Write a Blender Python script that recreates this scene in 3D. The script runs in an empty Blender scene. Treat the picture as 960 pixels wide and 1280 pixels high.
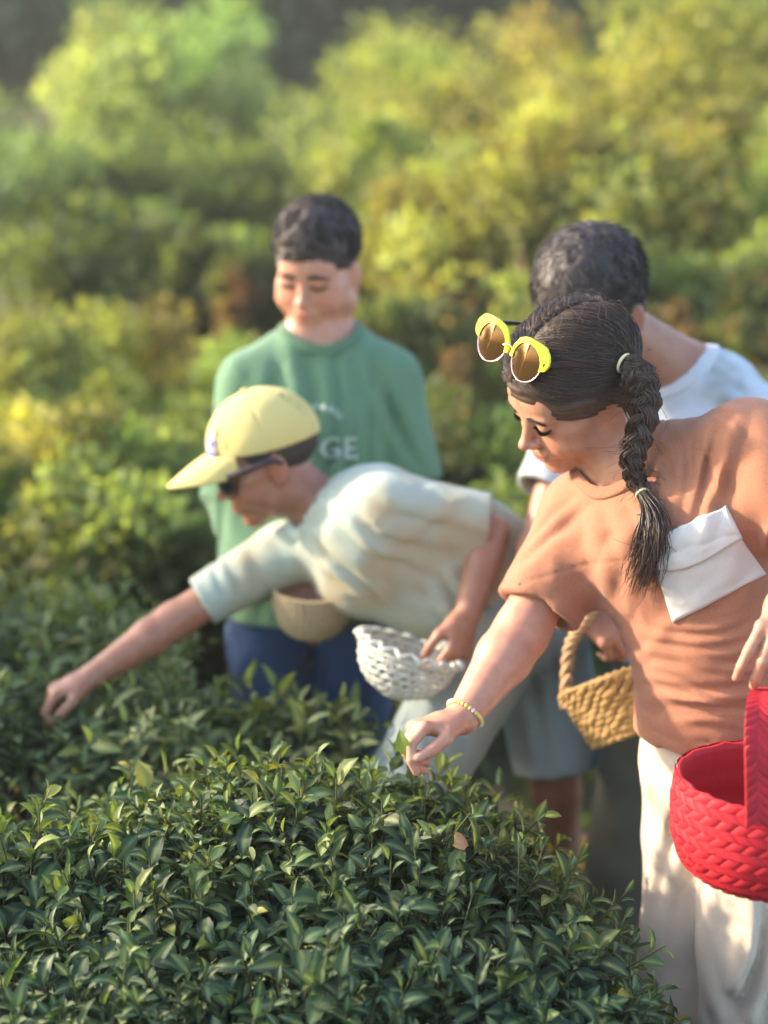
import bpy, math, random
import numpy as np
from concurrent.futures import ThreadPoolExecutor
from mathutils import Vector, Matrix

scene = bpy.context.scene
col = scene.collection
F32 = np.float32
rng = np.random.default_rng(11)
random.seed(5)

# ------------------------------------------------------------------ camera
CAM = np.array([0.0, 0.0, 1.45])
PITCH = math.radians(12.0)
FPX = 1850.0                      # focal length in pixels of the 960 x 1280 photograph
cam_data = bpy.data.cameras.new('camera')
cam = bpy.data.objects.new('camera', cam_data)
col.objects.link(cam)
cam.location = CAM
cam.rotation_euler = (math.radians(90) - PITCH, 0, 0)
cam_data.sensor_fit = 'VERTICAL'
cam_data.sensor_height = 36.0
cam_data.sensor_width = 27.0
cam_data.lens = 36.0 * FPX / 1280.0
cam_data.clip_start = 0.05
cam_data.clip_end = 500.0
cam_data.dof.use_dof = True
cam_data.dof.focus_distance = 1.90
cam_data.dof.aperture_fstop = 1.6
scene.camera = cam

# ------------------------------------------------------------------ sky, sun, exposure
SUN_DIR = np.array([-0.93, 0.22, 0.40]); SUN_DIR /= np.linalg.norm(SUN_DIR)    # towards the sun
world = bpy.data.worlds.new('World')
scene.world = world
world.use_nodes = True
wn = world.node_tree.nodes
bg = wn['Background']
sky = wn.new('ShaderNodeTexSky')
sky.sky_type = 'NISHITA'
sky.sun_disc = False
sky.sun_elevation = math.asin(SUN_DIR[2])
sky.sun_rotation = math.atan2(SUN_DIR[0], SUN_DIR[1])
sky.air_density = 1.0
sky.dust_density = 2.0
world.node_tree.links.new(sky.outputs[0], bg.inputs[0])
bg.inputs[1].default_value = 0.15
sun_data = bpy.data.lights.new('sun', 'SUN')
sun = bpy.data.objects.new('sun', sun_data)
col.objects.link(sun)
sun_data.energy = 2.75
sun_data.angle = math.radians(2.5)
sun_data.color = (1.0, 0.81, 0.60)
sun.rotation_euler = Vector(SUN_DIR).to_track_quat('Z', 'Y').to_euler()
sun.location = (-6, 2, 5)
scene.view_settings.view_transform = 'Standard'
scene.view_settings.look = 'None'
scene.view_settings.exposure = 2.08
scene.view_settings.gamma = 1.0
scene.cycles.use_denoising = True
scene.cycles.max_bounces = 7
scene.cycles.transparent_max_bounces = 6

# ------------------------------------------------------------------ helpers: space
_f = np.array([0.0, math.cos(PITCH), -math.sin(PITCH)])
_u = np.array([0.0, math.sin(PITCH), math.cos(PITCH)])
_r = np.array([1.0, 0.0, 0.0])
def P(px, py, d):
    """a point of the place, measured off the photograph at distance d"""
    return CAM + d * (_f + (px - 480.0) / FPX * _r - (py - 640.0) / FPX * _u)
def V(*a): return np.array(a, dtype=float)
def nrm(v):
    v = np.asarray(v, dtype=float)
    return v / np.linalg.norm(v)
def perp(v, w):
    w = nrm(w)
    return nrm(np.asarray(v, float) - w * np.dot(v, w))
def ground_z(x, y):
    y = np.asarray(y, float)
    return 0.10 * np.clip(y - 2.2, 0, 2.5) + 0.16 * np.clip(y - 4.7, 0, 40) + 0.02 * np.sin(np.asarray(x) * 2.1 + y)
def smooth01(t):
    t = np.clip(t, 0, 1)
    return t * t * (3 - 2 * t)

# ------------------------------------------------------------------ helpers: noise
_perm = np.random.default_rng(3).random(4096).astype(F32)
def vnoise(p):
    """value noise, -1..1, p is (n,3)"""
    p = np.asarray(p, dtype=F32)
    i = np.floor(p)
    f = p - i
    i = i.astype(np.int32)
    f = f * f * (3 - 2 * f)
    def h(dx, dy, dz):
        return _perm[((i[:, 0] + dx) * 73 + (i[:, 1] + dy) * 1579 + (i[:, 2] + dz) * 3331) % 4096]
    x0 = h(0,0,0) * (1 - f[:, 0]) + h(1,0,0) * f[:, 0]
    x1 = h(0,1,0) * (1 - f[:, 0]) + h(1,1,0) * f[:, 0]
    x2 = h(0,0,1) * (1 - f[:, 0]) + h(1,0,1) * f[:, 0]
    x3 = h(0,1,1) * (1 - f[:, 0]) + h(1,1,1) * f[:, 0]
    y0 = x0 * (1 - f[:, 1]) + x1 * f[:, 1]
    y1 = x2 * (1 - f[:, 1]) + x3 * f[:, 1]
    return (y0 * (1 - f[:, 2]) + y1 * f[:, 2]) * 2 - 1

# ------------------------------------------------------------------ helpers: solids as distance fields
def rc(a, b, ra, rb):
    a = np.asarray(a, F32); b = np.asarray(b, F32); ba = b - a; L2 = max(float(np.dot(ba, ba)), 1e-12); bl = ba / F32(L2)
    ra = float(ra); dr = float(rb) - ra
    def f(p):
        q = p - a
        t = np.clip(q @ bl, 0, 1)
        q -= t[:, None] * ba
        return np.sqrt(np.einsum('ij,ij->i', q, q)) - (ra + dr * t)
    return f
def sph(c, r): return rc(c, np.asarray(c, float) + 1e-5, r, r)
def erc(a, b, ra, rb, u, cap=1.0):
    a = np.asarray(a, float); b = np.asarray(b, float)
    L = float(np.linalg.norm(b - a)); w = (b - a) / L; u = perp(u, w); v = np.cross(w, u)
    a = a.astype(F32); w = w.astype(F32); u = u.astype(F32); v = v.astype(F32)
    ra = tuple(float(k) for k in ra); rb = tuple(float(k) for k in rb)
    def f(p):
        q = p - a
        s = q @ w
        t = np.clip(s / L, 0, 1)
        ru = ra[0] + (rb[0] - ra[0]) * t; rv = ra[1] + (rb[1] - ra[1]) * t
        rz = np.minimum(ru, rv) * cap
        x = q @ u; y = q @ v; z = s - t * L
        x = x / ru; y = y / rv; z = z / rz
        k0 = np.sqrt(x * x + y * y + z * z)
        x = x / ru; y = y / rv; z = z / rz
        k1 = np.sqrt(x * x + y * y + z * z) + F32(1e-9)
        d = k0 * (k0 - 1) / k1
        return np.where(k0 < 0.15, -np.minimum(ru, rv), d)
    return f
def ell(c, r, R=None):
    c = np.asarray(c, F32); r = np.asarray(r, F32); R = None if R is None else np.asarray(R, F32)
    rm = float(r.min()); ir = (1 / r).astype(F32)
    def f(p):
        q = p - c
        if R is not None: q = q @ R
        q = q * ir
        k0 = np.sqrt(np.einsum('ij,ij->i', q, q))
        q = q * ir
        k1 = np.sqrt(np.einsum('ij,ij->i', q, q)) + F32(1e-9)
        return np.where(k0 < 0.15, F32(-rm), k0 * (k0 - 1) / k1)
    return f
def tor(c, n, R, r, u=None, ecc=1.0):
    c = np.asarray(c, float); n = nrm(n)
    u = perp(u if u is not None else V(0.3, 0.5, 0.8), n); v = np.cross(n, u)
    c = c.astype(F32); n = n.astype(F32); u = u.astype(F32); v = v.astype(F32)
    def f(p):
        q = p - c
        x = q @ u / ecc; y = q @ v; z = q @ n
        return np.sqrt((np.sqrt(x * x + y * y) - R) ** 2 + z * z) - r
    return f
def cut(f, c, n, r=0.004):
    """keep the side of f that lies behind the plane (c, n), with a soft edge"""
    c = np.asarray(c, F32); n = nrm(n).astype(F32)
    def g(p):
        a = f(p); b = (p - c) @ n
        h = np.clip(0.5 - 0.5 * (b - a) / r, 0, 1)
        return b + (a - b) * h + r * h * (1 - h)
    return g
def minus(f, g0):
    return lambda p: np.maximum(f(p), -g0(p))
def xform(f, R, t, s=1.0):
    """f is given in a local frame; R has the local axes as columns"""
    Rs = (np.asarray(R) / s).astype(F32); t = np.asarray(t, F32); s = float(s)
    return lambda p: f((p - t) @ Rs) * s
def loft(secs, u):
    fs = [erc(secs[i][0], secs[i + 1][0], secs[i][1], secs[i + 1][1], u) for i in range(len(secs) - 1)]
    def g(p):
        d = fs[0](p)
        for f in fs[1:]:
            d = smin(d, f(p), 0.02)
        return d
    return g
def smin(a, b, k):
    if k <= 0: return np.minimum(a, b)
    h = np.clip(0.5 + 0.5 * (b - a) / k, 0, 1)
    return b + (a - b) * h - k * h * (1 - h)

class Solid:
    def __init__(self): self.ops = []
    def u(self, f, k=0.0): self.ops.append(('u', f, k, None)); return self
    def s(self, f, k=0.0): self.ops.append(('s', f, k, None)); return self
    def d(self, f, c, r): self.ops.append(('d', f, 0, (np.asarray(c, float), r))); return self
    @staticmethod
    def comb(kind, D, x, k):
        if kind == 'u': return smin(D, x, k)
        if kind == 's': return -smin(-D, x, k)
        return D + x
    def __call__(self, p):
        p = np.asarray(p, F32); D = np.full(len(p), 1e3, F32)
        for kind, f, k, z in self.ops: D = self.comb(kind, D, f(p), k)
        return D
    def mesh(self, lo, hi, h, B=6):
        lo = np.asarray(lo, float); hi = np.asarray(hi, float)
        nb = np.ceil((hi - lo) / (B * h)).astype(int)
        ii = np.stack(np.meshgrid(*[np.arange(n) for n in nb], indexing='ij'), -1).reshape(-1, 3)
        cen = (lo + (ii + 0.5) * B * h).astype(F32)
        rad = B * h * 0.87
        D = np.full(len(cen), 1e3, F32); rel = []; amp = 0.0
        for kind, f, k, z in self.ops:
            if kind == 'd':
                rel.append(np.linalg.norm(cen - z[0].astype(F32), axis=1) < z[1] + rad); amp = 0.008; continue
            x = f(cen)
            m = 2.3 * rad + k + 0.002
            if kind == 'u': rel.append(x < D + m)
            else: rel.append(-x > D - m)
            D = self.comb(kind, D, x, k)
        keep = np.abs(D) < rad * 1.35 + 0.002 + amp
        ii = ii[keep]; rel = [r_[keep] for r_ in rel]
        g = np.arange(B + 1)
        loc = np.stack(np.meshgrid(g, g, g, indexing='ij'), -1).reshape(-1, 3)
        Nk = len(ii); n3 = len(loc)
        val = np.full((Nk, n3), 1e3, F32)
        base = lo + ii * (B * h)
        off = loc * h
        def work(rg):
            i0, i1 = rg
            pts = (base[i0:i1, None, :] + off[None]).astype(F32)
            vv = val[i0:i1]
            for (kind, f, k, z), m in zip(self.ops, rel):
                mm = m[i0:i1]
                if not mm.any(): continue
                if mm.all():
                    x = f(pts.reshape(-1, 3)).reshape(-1, n3); vv[:] = self.comb(kind, vv, x, k)
                else:
                    x = f(pts[mm].reshape(-1, 3)).reshape(-1, n3); vv[mm] = self.comb(kind, vv[mm], x, k)
        st = max(40, min(200, Nk // 16 + 1))
        with ThreadPoolExecutor(4) as ex:
            list(ex.map(work, [(i, min(i + st, Nk)) for i in range(0, Nk, st)]))
        val = val.reshape(Nk, B + 1, B + 1, B + 1)
        # naive surface nets
        corners = [(a, b, c) for a in (0, 1) for b in (0, 1) for c in (0, 1)]
        cv = np.stack([val[:, a:B + a, b:B + b, c:B + c] for a, b, c in corners], -1)
        neg = cv < 0
        ns = neg.sum(-1)
        act = (ns > 0) & (ns < 8)
        bi, cx, cy, cz = np.nonzero(act)
        cv = cv[act]; neg = neg[act]
        cell = ii[bi] * B + np.stack([cx, cy, cz], -1)
        acc = np.zeros((len(cell), 3)); cnt = np.zeros(len(cell))
        C = np.array(corners, float)
        for a in range(8):
            for b in range(a + 1, 8):
                if np.abs(C[a] - C[b]).sum() != 1: continue
                m = neg[:, a] != neg[:, b]
                t = cv[:, a] / np.where(m, cv[:, a] - cv[:, b], 1.0)
                acc[m] += (C[a] + t[:, None] * (C[b] - C[a]))[m]; cnt[m] += 1
        pos = lo + (cell + acc / cnt[:, None]) * h
        dims = nb * B + 2
        def key(c): return (c[:, 0] * dims[1] + c[:, 1]) * dims[2] + c[:, 2]
        k = key(cell); order = np.argsort(k); ks = k[order]
        def find(c):
            q = key(c); j = np.searchsorted(ks, q); j = np.clip(j, 0, len(ks) - 1)
            return np.where(ks[j] == q, order[j], -1)
        quads = []
        for ax, cor in ((0, 4), (1, 2), (2, 1)):
            m = neg[:, 0] != neg[:, cor]
            c = cell[m]; flip = ~neg[m, 0]
            o1 = np.zeros(3, int); o2 = np.zeros(3, int); o1[(ax + 1) % 3] = 1; o2[(ax + 2) % 3] = 1
            q = np.stack([find(c), find(c - o1), find(c - o1 - o2), find(c - o2)], -1)
            ok = (q >= 0).all(1)
            q = q[ok]; fl = flip[ok]
            q[fl] = q[fl][:, ::-1]
            quads.append(q)
        return pos, np.concatenate(quads)

def hit(f, px, py, d0, d1=None):
    """where the line of sight of the photograph's pixels meets the solid f (arrays px, py)"""
    px = np.atleast_1d(np.asarray(px, float)); py = np.atleast_1d(np.asarray(py, float))
    dirs = _f + ((px - 480.0) / FPX)[:, None] * _r - ((py - 640.0) / FPX)[:, None] * _u
    t = np.full(len(px), float(d0))
    for _ in range(70):
        t = t + np.clip(f(CAM + t[:, None] * dirs), -0.02, 0.05) * 0.6
    return CAM + t[:, None] * dirs
def grad(f, p, e=0.003):
    p = np.asarray(p, float)
    g = np.stack([f(p + np.eye(3)[i] * e) - f(p - np.eye(3)[i] * e) for i in range(3)], -1)
    return g / (np.linalg.norm(g, axis=1)[:, None] + 1e-9)

# ------------------------------------------------------------------ helpers: objects
def make_mesh(name, verts, faces, mat, attrs=None, smooth=True):
    verts = np.asarray(verts, dtype=F32); faces = np.asarray(faces, dtype=np.int32)
    me = bpy.data.meshes.new(name)
    nv, (nf, k) = len(verts), faces.shape
    me.vertices.add(nv); me.vertices.foreach_set('co', verts.ravel())
    me.loops.add(nf * k); me.loops.foreach_set('vertex_index', faces.ravel())
    me.polygons.add(nf)
    me.polygons.foreach_set('loop_start', np.arange(0, nf * k, k, dtype=np.int32))
    me.polygons.foreach_set('loop_total', np.full(nf, k, dtype=np.int32))
    me.update(calc_edges=True)
    me.polygons.foreach_set('use_smooth', np.full(nf, smooth, dtype=bool))
    for an, arr in (attrs or {}).items():
        arr = np.asarray(arr, dtype=F32)
        if arr.ndim == 1:
            at = me.attributes.new(an, 'FLOAT', 'POINT'); at.data.foreach_set('value', arr)
        else:
            if arr.shape[1] == 3: arr = np.concatenate([arr, np.ones((len(arr), 1), F32)], 1)
            at = me.attributes.new(an, 'FLOAT_COLOR', 'POINT'); at.data.foreach_set('color', arr.ravel())
    if mat is not None: me.materials.append(mat)
    return me
def link(name, me, parent=None):
    """linked at its own place in the world; the parent keeps it there"""
    o = bpy.data.objects.new(name, me)
    col.objects.link(o)
    if parent is not None:
        o.parent = parent
        o.matrix_parent_inverse = parent.matrix_basis.inverted()
    return o
def obj(name, verts, faces, mat, parent=None, attrs=None, smooth=True):
    verts = np.asarray(verts, float)
    c = (verts.min(0) + verts.max(0)) / 2
    if parent is None: c[2] = verts[:, 2].min()
    o = link(name, make_mesh(name, verts - c, faces, mat, attrs, smooth), parent)
    o.location = c
    return o
def tag(o, label=None, cat=None, group=None, kind=None):
    if label: o['label'] = label
    if cat: o['category'] = cat
    if group: o['group'] = group
    if kind: o['kind'] = kind
    return o
def empty(name, loc, label=None, cat=None, group=None):
    o = bpy.data.objects.new(name, None)
    col.objects.link(o)
    o.empty_display_size = 0.05
    o.location = loc
    tag(o, label, cat, group)
    return o
def solid_obj(name, S, lo, hi, h, mat, parent=None, color=None, shape=None):
    v, q = S.mesh(lo, hi, h)
    at = {'col': color(v)} if color else None
    return obj(name, v, q, mat, parent, at)
def tubes(paths, r, sides=3, ref=None):
    """paths (n,m,3) -> one mesh of thin tubes; r scalar, (m,) or (n,m)"""
    paths = np.asarray(paths, float); n, m, _ = paths.shape
    r = np.broadcast_to(np.asarray(r, float), (n, m))
    t = np.gradient(paths, axis=1); t /= np.linalg.norm(t, axis=2, keepdims=True) + 1e-9
    rv = np.asarray(ref if ref is not None else V(0.37, 0.61, 0.70), float)
    a = np.cross(t, rv); a /= np.linalg.norm(a, axis=2, keepdims=True) + 1e-9
    b = np.cross(t, a)
    ang = np.arange(sides) * 2 * math.pi / sides
    ring = a[:, :, None, :] * np.cos(ang)[None, None, :, None] + b[:, :, None, :] * np.sin(ang)[None, None, :, None]
    v = (paths[:, :, None, :] + ring * r[:, :, None, None]).reshape(-1, 3)
    I = np.arange(n * m * sides).reshape(n, m, sides)
    J = np.roll(I, -1, axis=2)
    q = np.stack([I[:, :-1], J[:, :-1], J[:, 1:], I[:, 1:]], -1).reshape(-1, 4)
    return v, q
def spline(pts, m):
    """Catmull-Rom through pts, m samples"""
    pts = np.asarray(pts, float)
    p = np.vstack([2 * pts[0] - pts[1], pts, 2 * pts[-1] - pts[-2]])
    s = np.linspace(0, len(pts) - 1 - 1e-6, m); i = s.astype(int); t = (s - i)[:, None]
    p0, p1, p2, p3 = p[i], p[i + 1], p[i + 2], p[i + 3]
    return 0.5 * (2 * p1 + (p2 - p0) * t + (2 * p0 - 5 * p1 + 4 * p2 - p3) * t ** 2 + (3 * p1 - p0 - 3 * p2 + p3) * t ** 3)
def grid_faces(nu, nv):
    I = np.arange(nu * nv).reshape(nu, nv)
    return np.stack([I[:-1, :-1], I[1:, :-1], I[1:, 1:], I[:-1, 1:]], -1).reshape(-1, 4)
def joined(parts):
    vs, fs, o = [], [], 0
    for v, f in parts:
        vs.append(v); fs.append(np.asarray(f) + o); o += len(v)
    return np.concatenate(vs), np.concatenate(fs)
def frames(fwd, up):
    """rotation with columns x, y = fwd, z ~ up"""
    y = nrm(fwd); x = nrm(np.cross(y, up)); z = np.cross(x, y)
    return np.stack([x, y, z], 1)

# ------------------------------------------------------------------ materials
def mat_new(name):
    m = bpy.data.materials.new(name); m.use_nodes = True
    nt = m.node_tree
    return m, nt, nt.nodes['Principled BSDF']
def node(nt, typ, **kw):
    n = nt.nodes.new(typ)
    for k, v in kw.items():
        if k in n.inputs: n.inputs[k].default_value = v
        else: setattr(n, k, v)
    return n
def objcoord(nt):
    return node(nt, 'ShaderNodeTexCoord').outputs['Object']
def bump(nt, bsdf, height, strength=0.2, dist=0.002):
    b = node(nt, 'ShaderNodeBump'); b.inputs['Strength'].default_value = strength; b.inputs['Distance'].default_value = dist
    nt.links.new(height, b.inputs['Height']); nt.links.new(b.outputs[0], bsdf.inputs['Normal'])
    return b
def mixc(nt, fac, a, b, mode='MIX'):
    m = node(nt, 'ShaderNodeMix', data_type='RGBA', blend_type=mode)
    for sock, val in ((m.inputs[0], fac), (m.inputs[6], a), (m.inputs[7], b)):
        if isinstance(val, bpy.types.NodeSocket): nt.links.new(val, sock)
        elif isinstance(val, (int, float)): sock.default_value = val
        else: sock.default_value = (*val, 1.0) if len(val) == 3 else val
    return m.outputs[2]
def noise(nt, vec, scale, detail=3.0, rough=0.55):
    n = node(nt, 'ShaderNodeTexNoise'); n.inputs['Scale'].default_value = scale
    n.inputs['Detail'].default_value = detail; n.inputs['Roughness'].default_value = rough
    if vec is not None: nt.links.new(vec, n.inputs['Vector'])
    return n.outputs['Fac']
def ramp(nt, fac, stops):
    r = node(nt, 'ShaderNodeValToRGB')
    while len(r.color_ramp.elements) < len(stops): r.color_ramp.elements.new(0.5)
    for e, (p, c) in zip(r.color_ramp.elements, stops):
        e.position = p; e.color = (*c, 1.0) if len(c) == 3 else c
    nt.links.new(fac, r.inputs[0])
    return r.outputs['Color']
def attr(nt, name):
    return node(nt, 'ShaderNodeAttribute', attribute_name=name)

def mat_skin(name, rough=0.48):
    m, nt, b = mat_new(name)
    oc = objcoord(nt)
    a = attr(nt, 'col').outputs['Color']
    n = noise(nt, oc, 55.0, 4.0)
    c = mixc(nt, 0.55, a, ramp(nt, n, [(0.3, (0.44, 0.36, 0.33)), (0.7, (0.58, 0.60, 0.60))]), 'OVERLAY')
    c = mixc(nt, 0.5, c, ramp(nt, noise(nt, oc, 14.0, 3.0), [(0.3, (0.52, 0.43, 0.41)), (0.7, (0.50, 0.53, 0.52))]), 'OVERLAY')
    nt.links.new(c, b.inputs['Base Color'])
    b.inputs['Roughness'].default_value = rough
    b.inputs['Subsurface Weight'].default_value = 0.22
    b.inputs['Subsurface Radius'].default_value = (1.0, 0.35, 0.18)
    b.inputs['Subsurface Scale'].default_value = 0.008
    nt.links.new(ramp(nt, noise(nt, oc, 120.0, 3.0), [(0.3, (0.36, 0.36, 0.36)), (0.7, (0.58, 0.58, 0.58))]), b.inputs['Roughness'])
    bump(nt, b, noise(nt, oc, 520.0, 3.0), 0.22, 0.0010)
    return m
def mat_cloth(name, color, var=0.12, rough=0.85, weave=900.0, sheen=0.15, color2=None, scale2=4.0):
    m, nt, b = mat_new(name)
    oc = objcoord(nt)
    c = mixc(nt, min(1.0, var * 4.0), color, mixc(nt, ramp(nt, noise(nt, oc, 420.0, 4.0, 0.7), [(0.36, (0, 0, 0)), (0.64, (1, 1, 1))]), tuple(x * 0.74 for x in color), tuple(min(1, x * 1.24) for x in color)))
    c = mixc(nt, 0.35, c, mixc(nt, noise(nt, oc, 9.0, 3.0), tuple(x * 0.80 for x in color), tuple(min(1, x * 1.14) for x in color)))
    if color2 is not None:
        c = mixc(nt, ramp(nt, noise(nt, oc, scale2, 2.0), [(0.45, (0, 0, 0)), (0.62, (1, 1, 1))]), c, color2)
    nt.links.new(c, b.inputs['Base Color'])
    b.inputs['Roughness'].default_value = rough
    b.inputs['Sheen Weight'].default_value = sheen
    b.inputs['Sheen Roughness'].default_value = 0.5
    b.inputs['Specular IOR Level'].default_value = 0.25
    w1 = node(nt, 'ShaderNodeTexWave'); w1.bands_direction = 'Z'; w1.inputs['Scale'].default_value = weave
    w1.inputs['Distortion'].default_value = 2.0
    nt.links.new(oc, w1.inputs['Vector'])
    hsum = node(nt, 'ShaderNodeMath', operation='ADD')
    nt.links.new(noise(nt, oc, 380.0, 4.0), hsum.inputs[0]); nt.links.new(w1.outputs['Fac'], hsum.inputs[1])
    bump(nt, b, hsum.outputs[0], 0.32, 0.0010)
    return m
def mat_plain(name, color, rough=0.5, spec=0.5, metal=0.0, nz=0.0, nscale=60.0, bumpy=0.0, bscale=200.0, coat=0.0):
    m, nt, b = mat_new(name)
    oc = objcoord(nt)
    if nz > 0:
        c = mixc(nt, noise(nt, oc, nscale, 4.0), tuple(x * (1 - nz) for x in color), tuple(min(1, x * (1 + nz)) for x in color))
        nt.links.new(c, b.inputs['Base Color'])
    else:
        b.inputs['Base Color'].default_value = (*color, 1)
    b.inputs['Roughness'].default_value = rough
    b.inputs['Specular IOR Level'].default_value = spec
    b.inputs['Metallic'].default_value = metal
    b.inputs['Coat Weight'].default_value = coat
    if bumpy > 0: bump(nt, b, noise(nt, oc, bscale, 3.0), bumpy, 0.001)
    return m
def mat_hair(name, color, rough=0.36):
    m, nt, b = mat_new(name)
    oc = objcoord(nt)
    c = mixc(nt, noise(nt, oc, 140.0, 3.0), tuple(x * 0.55 for x in color), tuple(x * 1.5 for x in color))
    nt.links.new(c, b.inputs['Base Color'])
    b.inputs['Roughness'].default_value = rough
    b.inputs['Specular IOR Level'].default_value = 0.55
    return m
def mat_leaf(name, trans=0.30, rough=0.38, tint=None, per_object=False, veins=True, spec=0.5):
    """leaf: colour from the attribute 'col' (the leaf's own age), glossy above, lets light through"""
    m, nt, b = mat_new(name)
    if per_object:
        oi = node(nt, 'ShaderNodeObjectInfo')
        base = oi.outputs['Color']
    else:
        base = attr(nt, 'col').outputs['Color']
    oc = objcoord(nt)
    c = mixc(nt, 0.5, base, ramp(nt, noise(nt, oc, 45.0, 4.0), [(0.25, (0.38, 0.40, 0.38)), (0.75, (0.62, 0.61, 0.55))]), 'OVERLAY')
    if veins:
        s = attr(nt, 'rib').outputs['Fac']
        c = mixc(nt, s, c, mixc(nt, 0.5, c, (0.35, 0.42, 0.14)))
    nt.links.new(c, b.inputs['Base Color'])
    b.inputs['Roughness'].default_value = rough
    b.inputs['Specular IOR Level'].default_value = spec
    tr = node(nt, 'ShaderNodeBsdfTranslucent')
    tc = mixc(nt, 1.0, c, (1.0, 1.0, 0.35), 'MULTIPLY')
    bright = node(nt, 'ShaderNodeHueSaturation'); bright.inputs['Value'].default_value = 1.9
    nt.links.new(tc, bright.inputs['Color'])
    nt.links.new(bright.outputs[0], tr.inputs['Color'])
    mx = node(nt, 'ShaderNodeMixShader'); mx.inputs[0].default_value = trans
    nt.links.new(b.outputs[0], mx.inputs[1]); nt.links.new(tr.outputs[0], mx.inputs[2])
    nt.links.new(mx.outputs[0], nt.nodes['Material Output'].inputs['Surface'])
    if veins: bump(nt, b, noise(nt, oc, 160.0, 2.0), 0.15, 0.002)
    return m

MAT = {}
MAT['tea'] = mat_leaf('tea_leaf', trans=0.22, rough=0.56, spec=0.30)
MAT['tea_single'] = mat_leaf('tea_leaf_single', trans=0.22, rough=0.56, spec=0.30, per_object=True)
MAT['bgleaf'] = mat_leaf('hillside_leaf', trans=0.42, rough=0.6, veins=False, spec=0.3)
MAT['dry_leaf'] = mat_plain('dry_leaf', (0.42, 0.24, 0.10), 0.7, 0.3, nz=0.35, nscale=40)
MAT['twig'] = mat_plain('twig', (0.075, 0.085, 0.030), 0.6, 0.3, nz=0.3)
MAT['wood'] = mat_plain('wood', (0.085, 0.060, 0.040), 0.85, 0.2, nz=0.4, nscale=40, bumpy=0.5)

# ------------------------------------------------------------------ the ground
def build_ground():
    m, nt, b = mat_new('soil')
    oc = objcoord(nt)
    c = ramp(nt, noise(nt, oc, 2.2, 8.0, 0.62), [(0.30, (0.045, 0.050, 0.018)), (0.50, (0.085, 0.068, 0.032)), (0.70, (0.15, 0.105, 0.055))])
    nt.links.new(c, b.inputs['Base Color'])
    b.inputs['Roughness'].default_value = 0.95
    bump(nt, b, noise(nt, oc, 35.0, 6.0), 0.8, 0.03)
    s = np.concatenate([-np.geomspace(40, 1.2, 36), np.linspace(-1.0, 1.0, 30), np.geomspace(1.2, 40, 36)])
    t = np.concatenate([np.linspace(-8, 0, 12), np.linspace(0.3, 9, 70), np.geomspace(9.5, 45, 30)])
    X, Y = np.meshgrid(s, t, indexing='ij')
    Z = ground_z(X, Y) + 0.015 * vnoise(np.stack([X.ravel() * 6, Y.ravel() * 6, Y.ravel() * 0], -1)).reshape(X.shape)
    v = np.stack([X, Y, Z], -1).reshape(-1, 3)
    o = obj('ground', v, grid_faces(len(s), len(t)), m)
    tag(o, kind='structure')
    # a rough cover of weeds and fallen leaves between the rows
    n = 5200
    x = rng.uniform(-3.2, 3.2, n); y = rng.uniform(1.9, 6.2, n)
    y = np.where(rng.random(n) < 0.5, rng.uniform(1.9, 3.6, n), y)
    base = np.stack([x, y, ground_z(x, y)], -1)
    ln = rng.uniform(0.05, 0.16, n)
    az = rng.uniform(0, 2 * math.pi, n); lean = rng.uniform(0.2, 0.9, n)
    d = np.stack([np.cos(az) * lean, np.sin(az) * lean, np.ones(n)], -1)
    side = np.stack([-np.sin(az), np.cos(az), np.zeros(n)], -1) * 0.006
    tip = base + d * ln[:, None]; mid = base + d * ln[:, None] * 0.55 + V(0, 0, 0.01)
    vv = np.stack([base - side, base + side, mid + side * 1.6, tip, mid - side * 1.6], 1).reshape(-1, 3)
    I = np.arange(n)[:, None] * 5
    ff = np.concatenate([I + np.array([0, 1, 2, 4])], 0)
    f2 = I + np.array([4, 2, 3, 3])
    colr = np.repeat(np.where(rng.random(n)[:, None] < 0.7, V(0.07, 0.11, 0.03), V(0.16, 0.10, 0.04)) * rng.uniform(0.6, 1.4, n)[:, None], 5, 0)
    o = obj('ground_weeds', vv, ff, MAT['bgleaf'], attrs={'col': colr})
    me2 = None
    tag(o, 'short weeds and grass blades growing on the soil between the tea rows', 'weeds', kind='stuff')

# ------------------------------------------------------------------ leaves
def leaf_template(rows=6, cols=5, width=0.40, fold=0.35, bend=0.5, wave=0.03, seed=0, twist=0.0):
    r_ = np.random.default_rng(seed)
    t = np.linspace(0, 1, rows)
    w = width * 0.5 * np.sin(math.pi * np.clip(t, 0, 1) ** 0.85) ** 0.75
    w[0] = 0.012; w[-1] = 0.004
    s = np.linspace(-1, 1, cols)
    ang = bend * t ** 1.4
    y = np.concatenate([[0], np.cumsum(np.cos((ang[1:] + ang[:-1]) / 2) / (rows - 1))])
    z = -np.concatenate([[0], np.cumsum(np.sin((ang[1:] + ang[:-1]) / 2) / (rows - 1))])
    v = np.zeros((rows, cols, 3)); rib = np.zeros((rows, cols))
    ph = r_.uniform(0, 6)
    for i in range(rows):
        for j in range(cols):
            x = s[j] * w[i]
            v[i, j] = (x, y[i], z[i] + abs(x) * fold + wave * abs(s[j]) ** 2 * math.sin(7 * t[i] + ph + 2.2 * (s[j] > 0)) + x * twist * t[i])
            rib[i, j] = 1.0 if s[j] == 0 else 0.0
    return v.reshape(-1, 3), grid_faces(rows, cols)[:, ::-1], rib.ravel()
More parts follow.
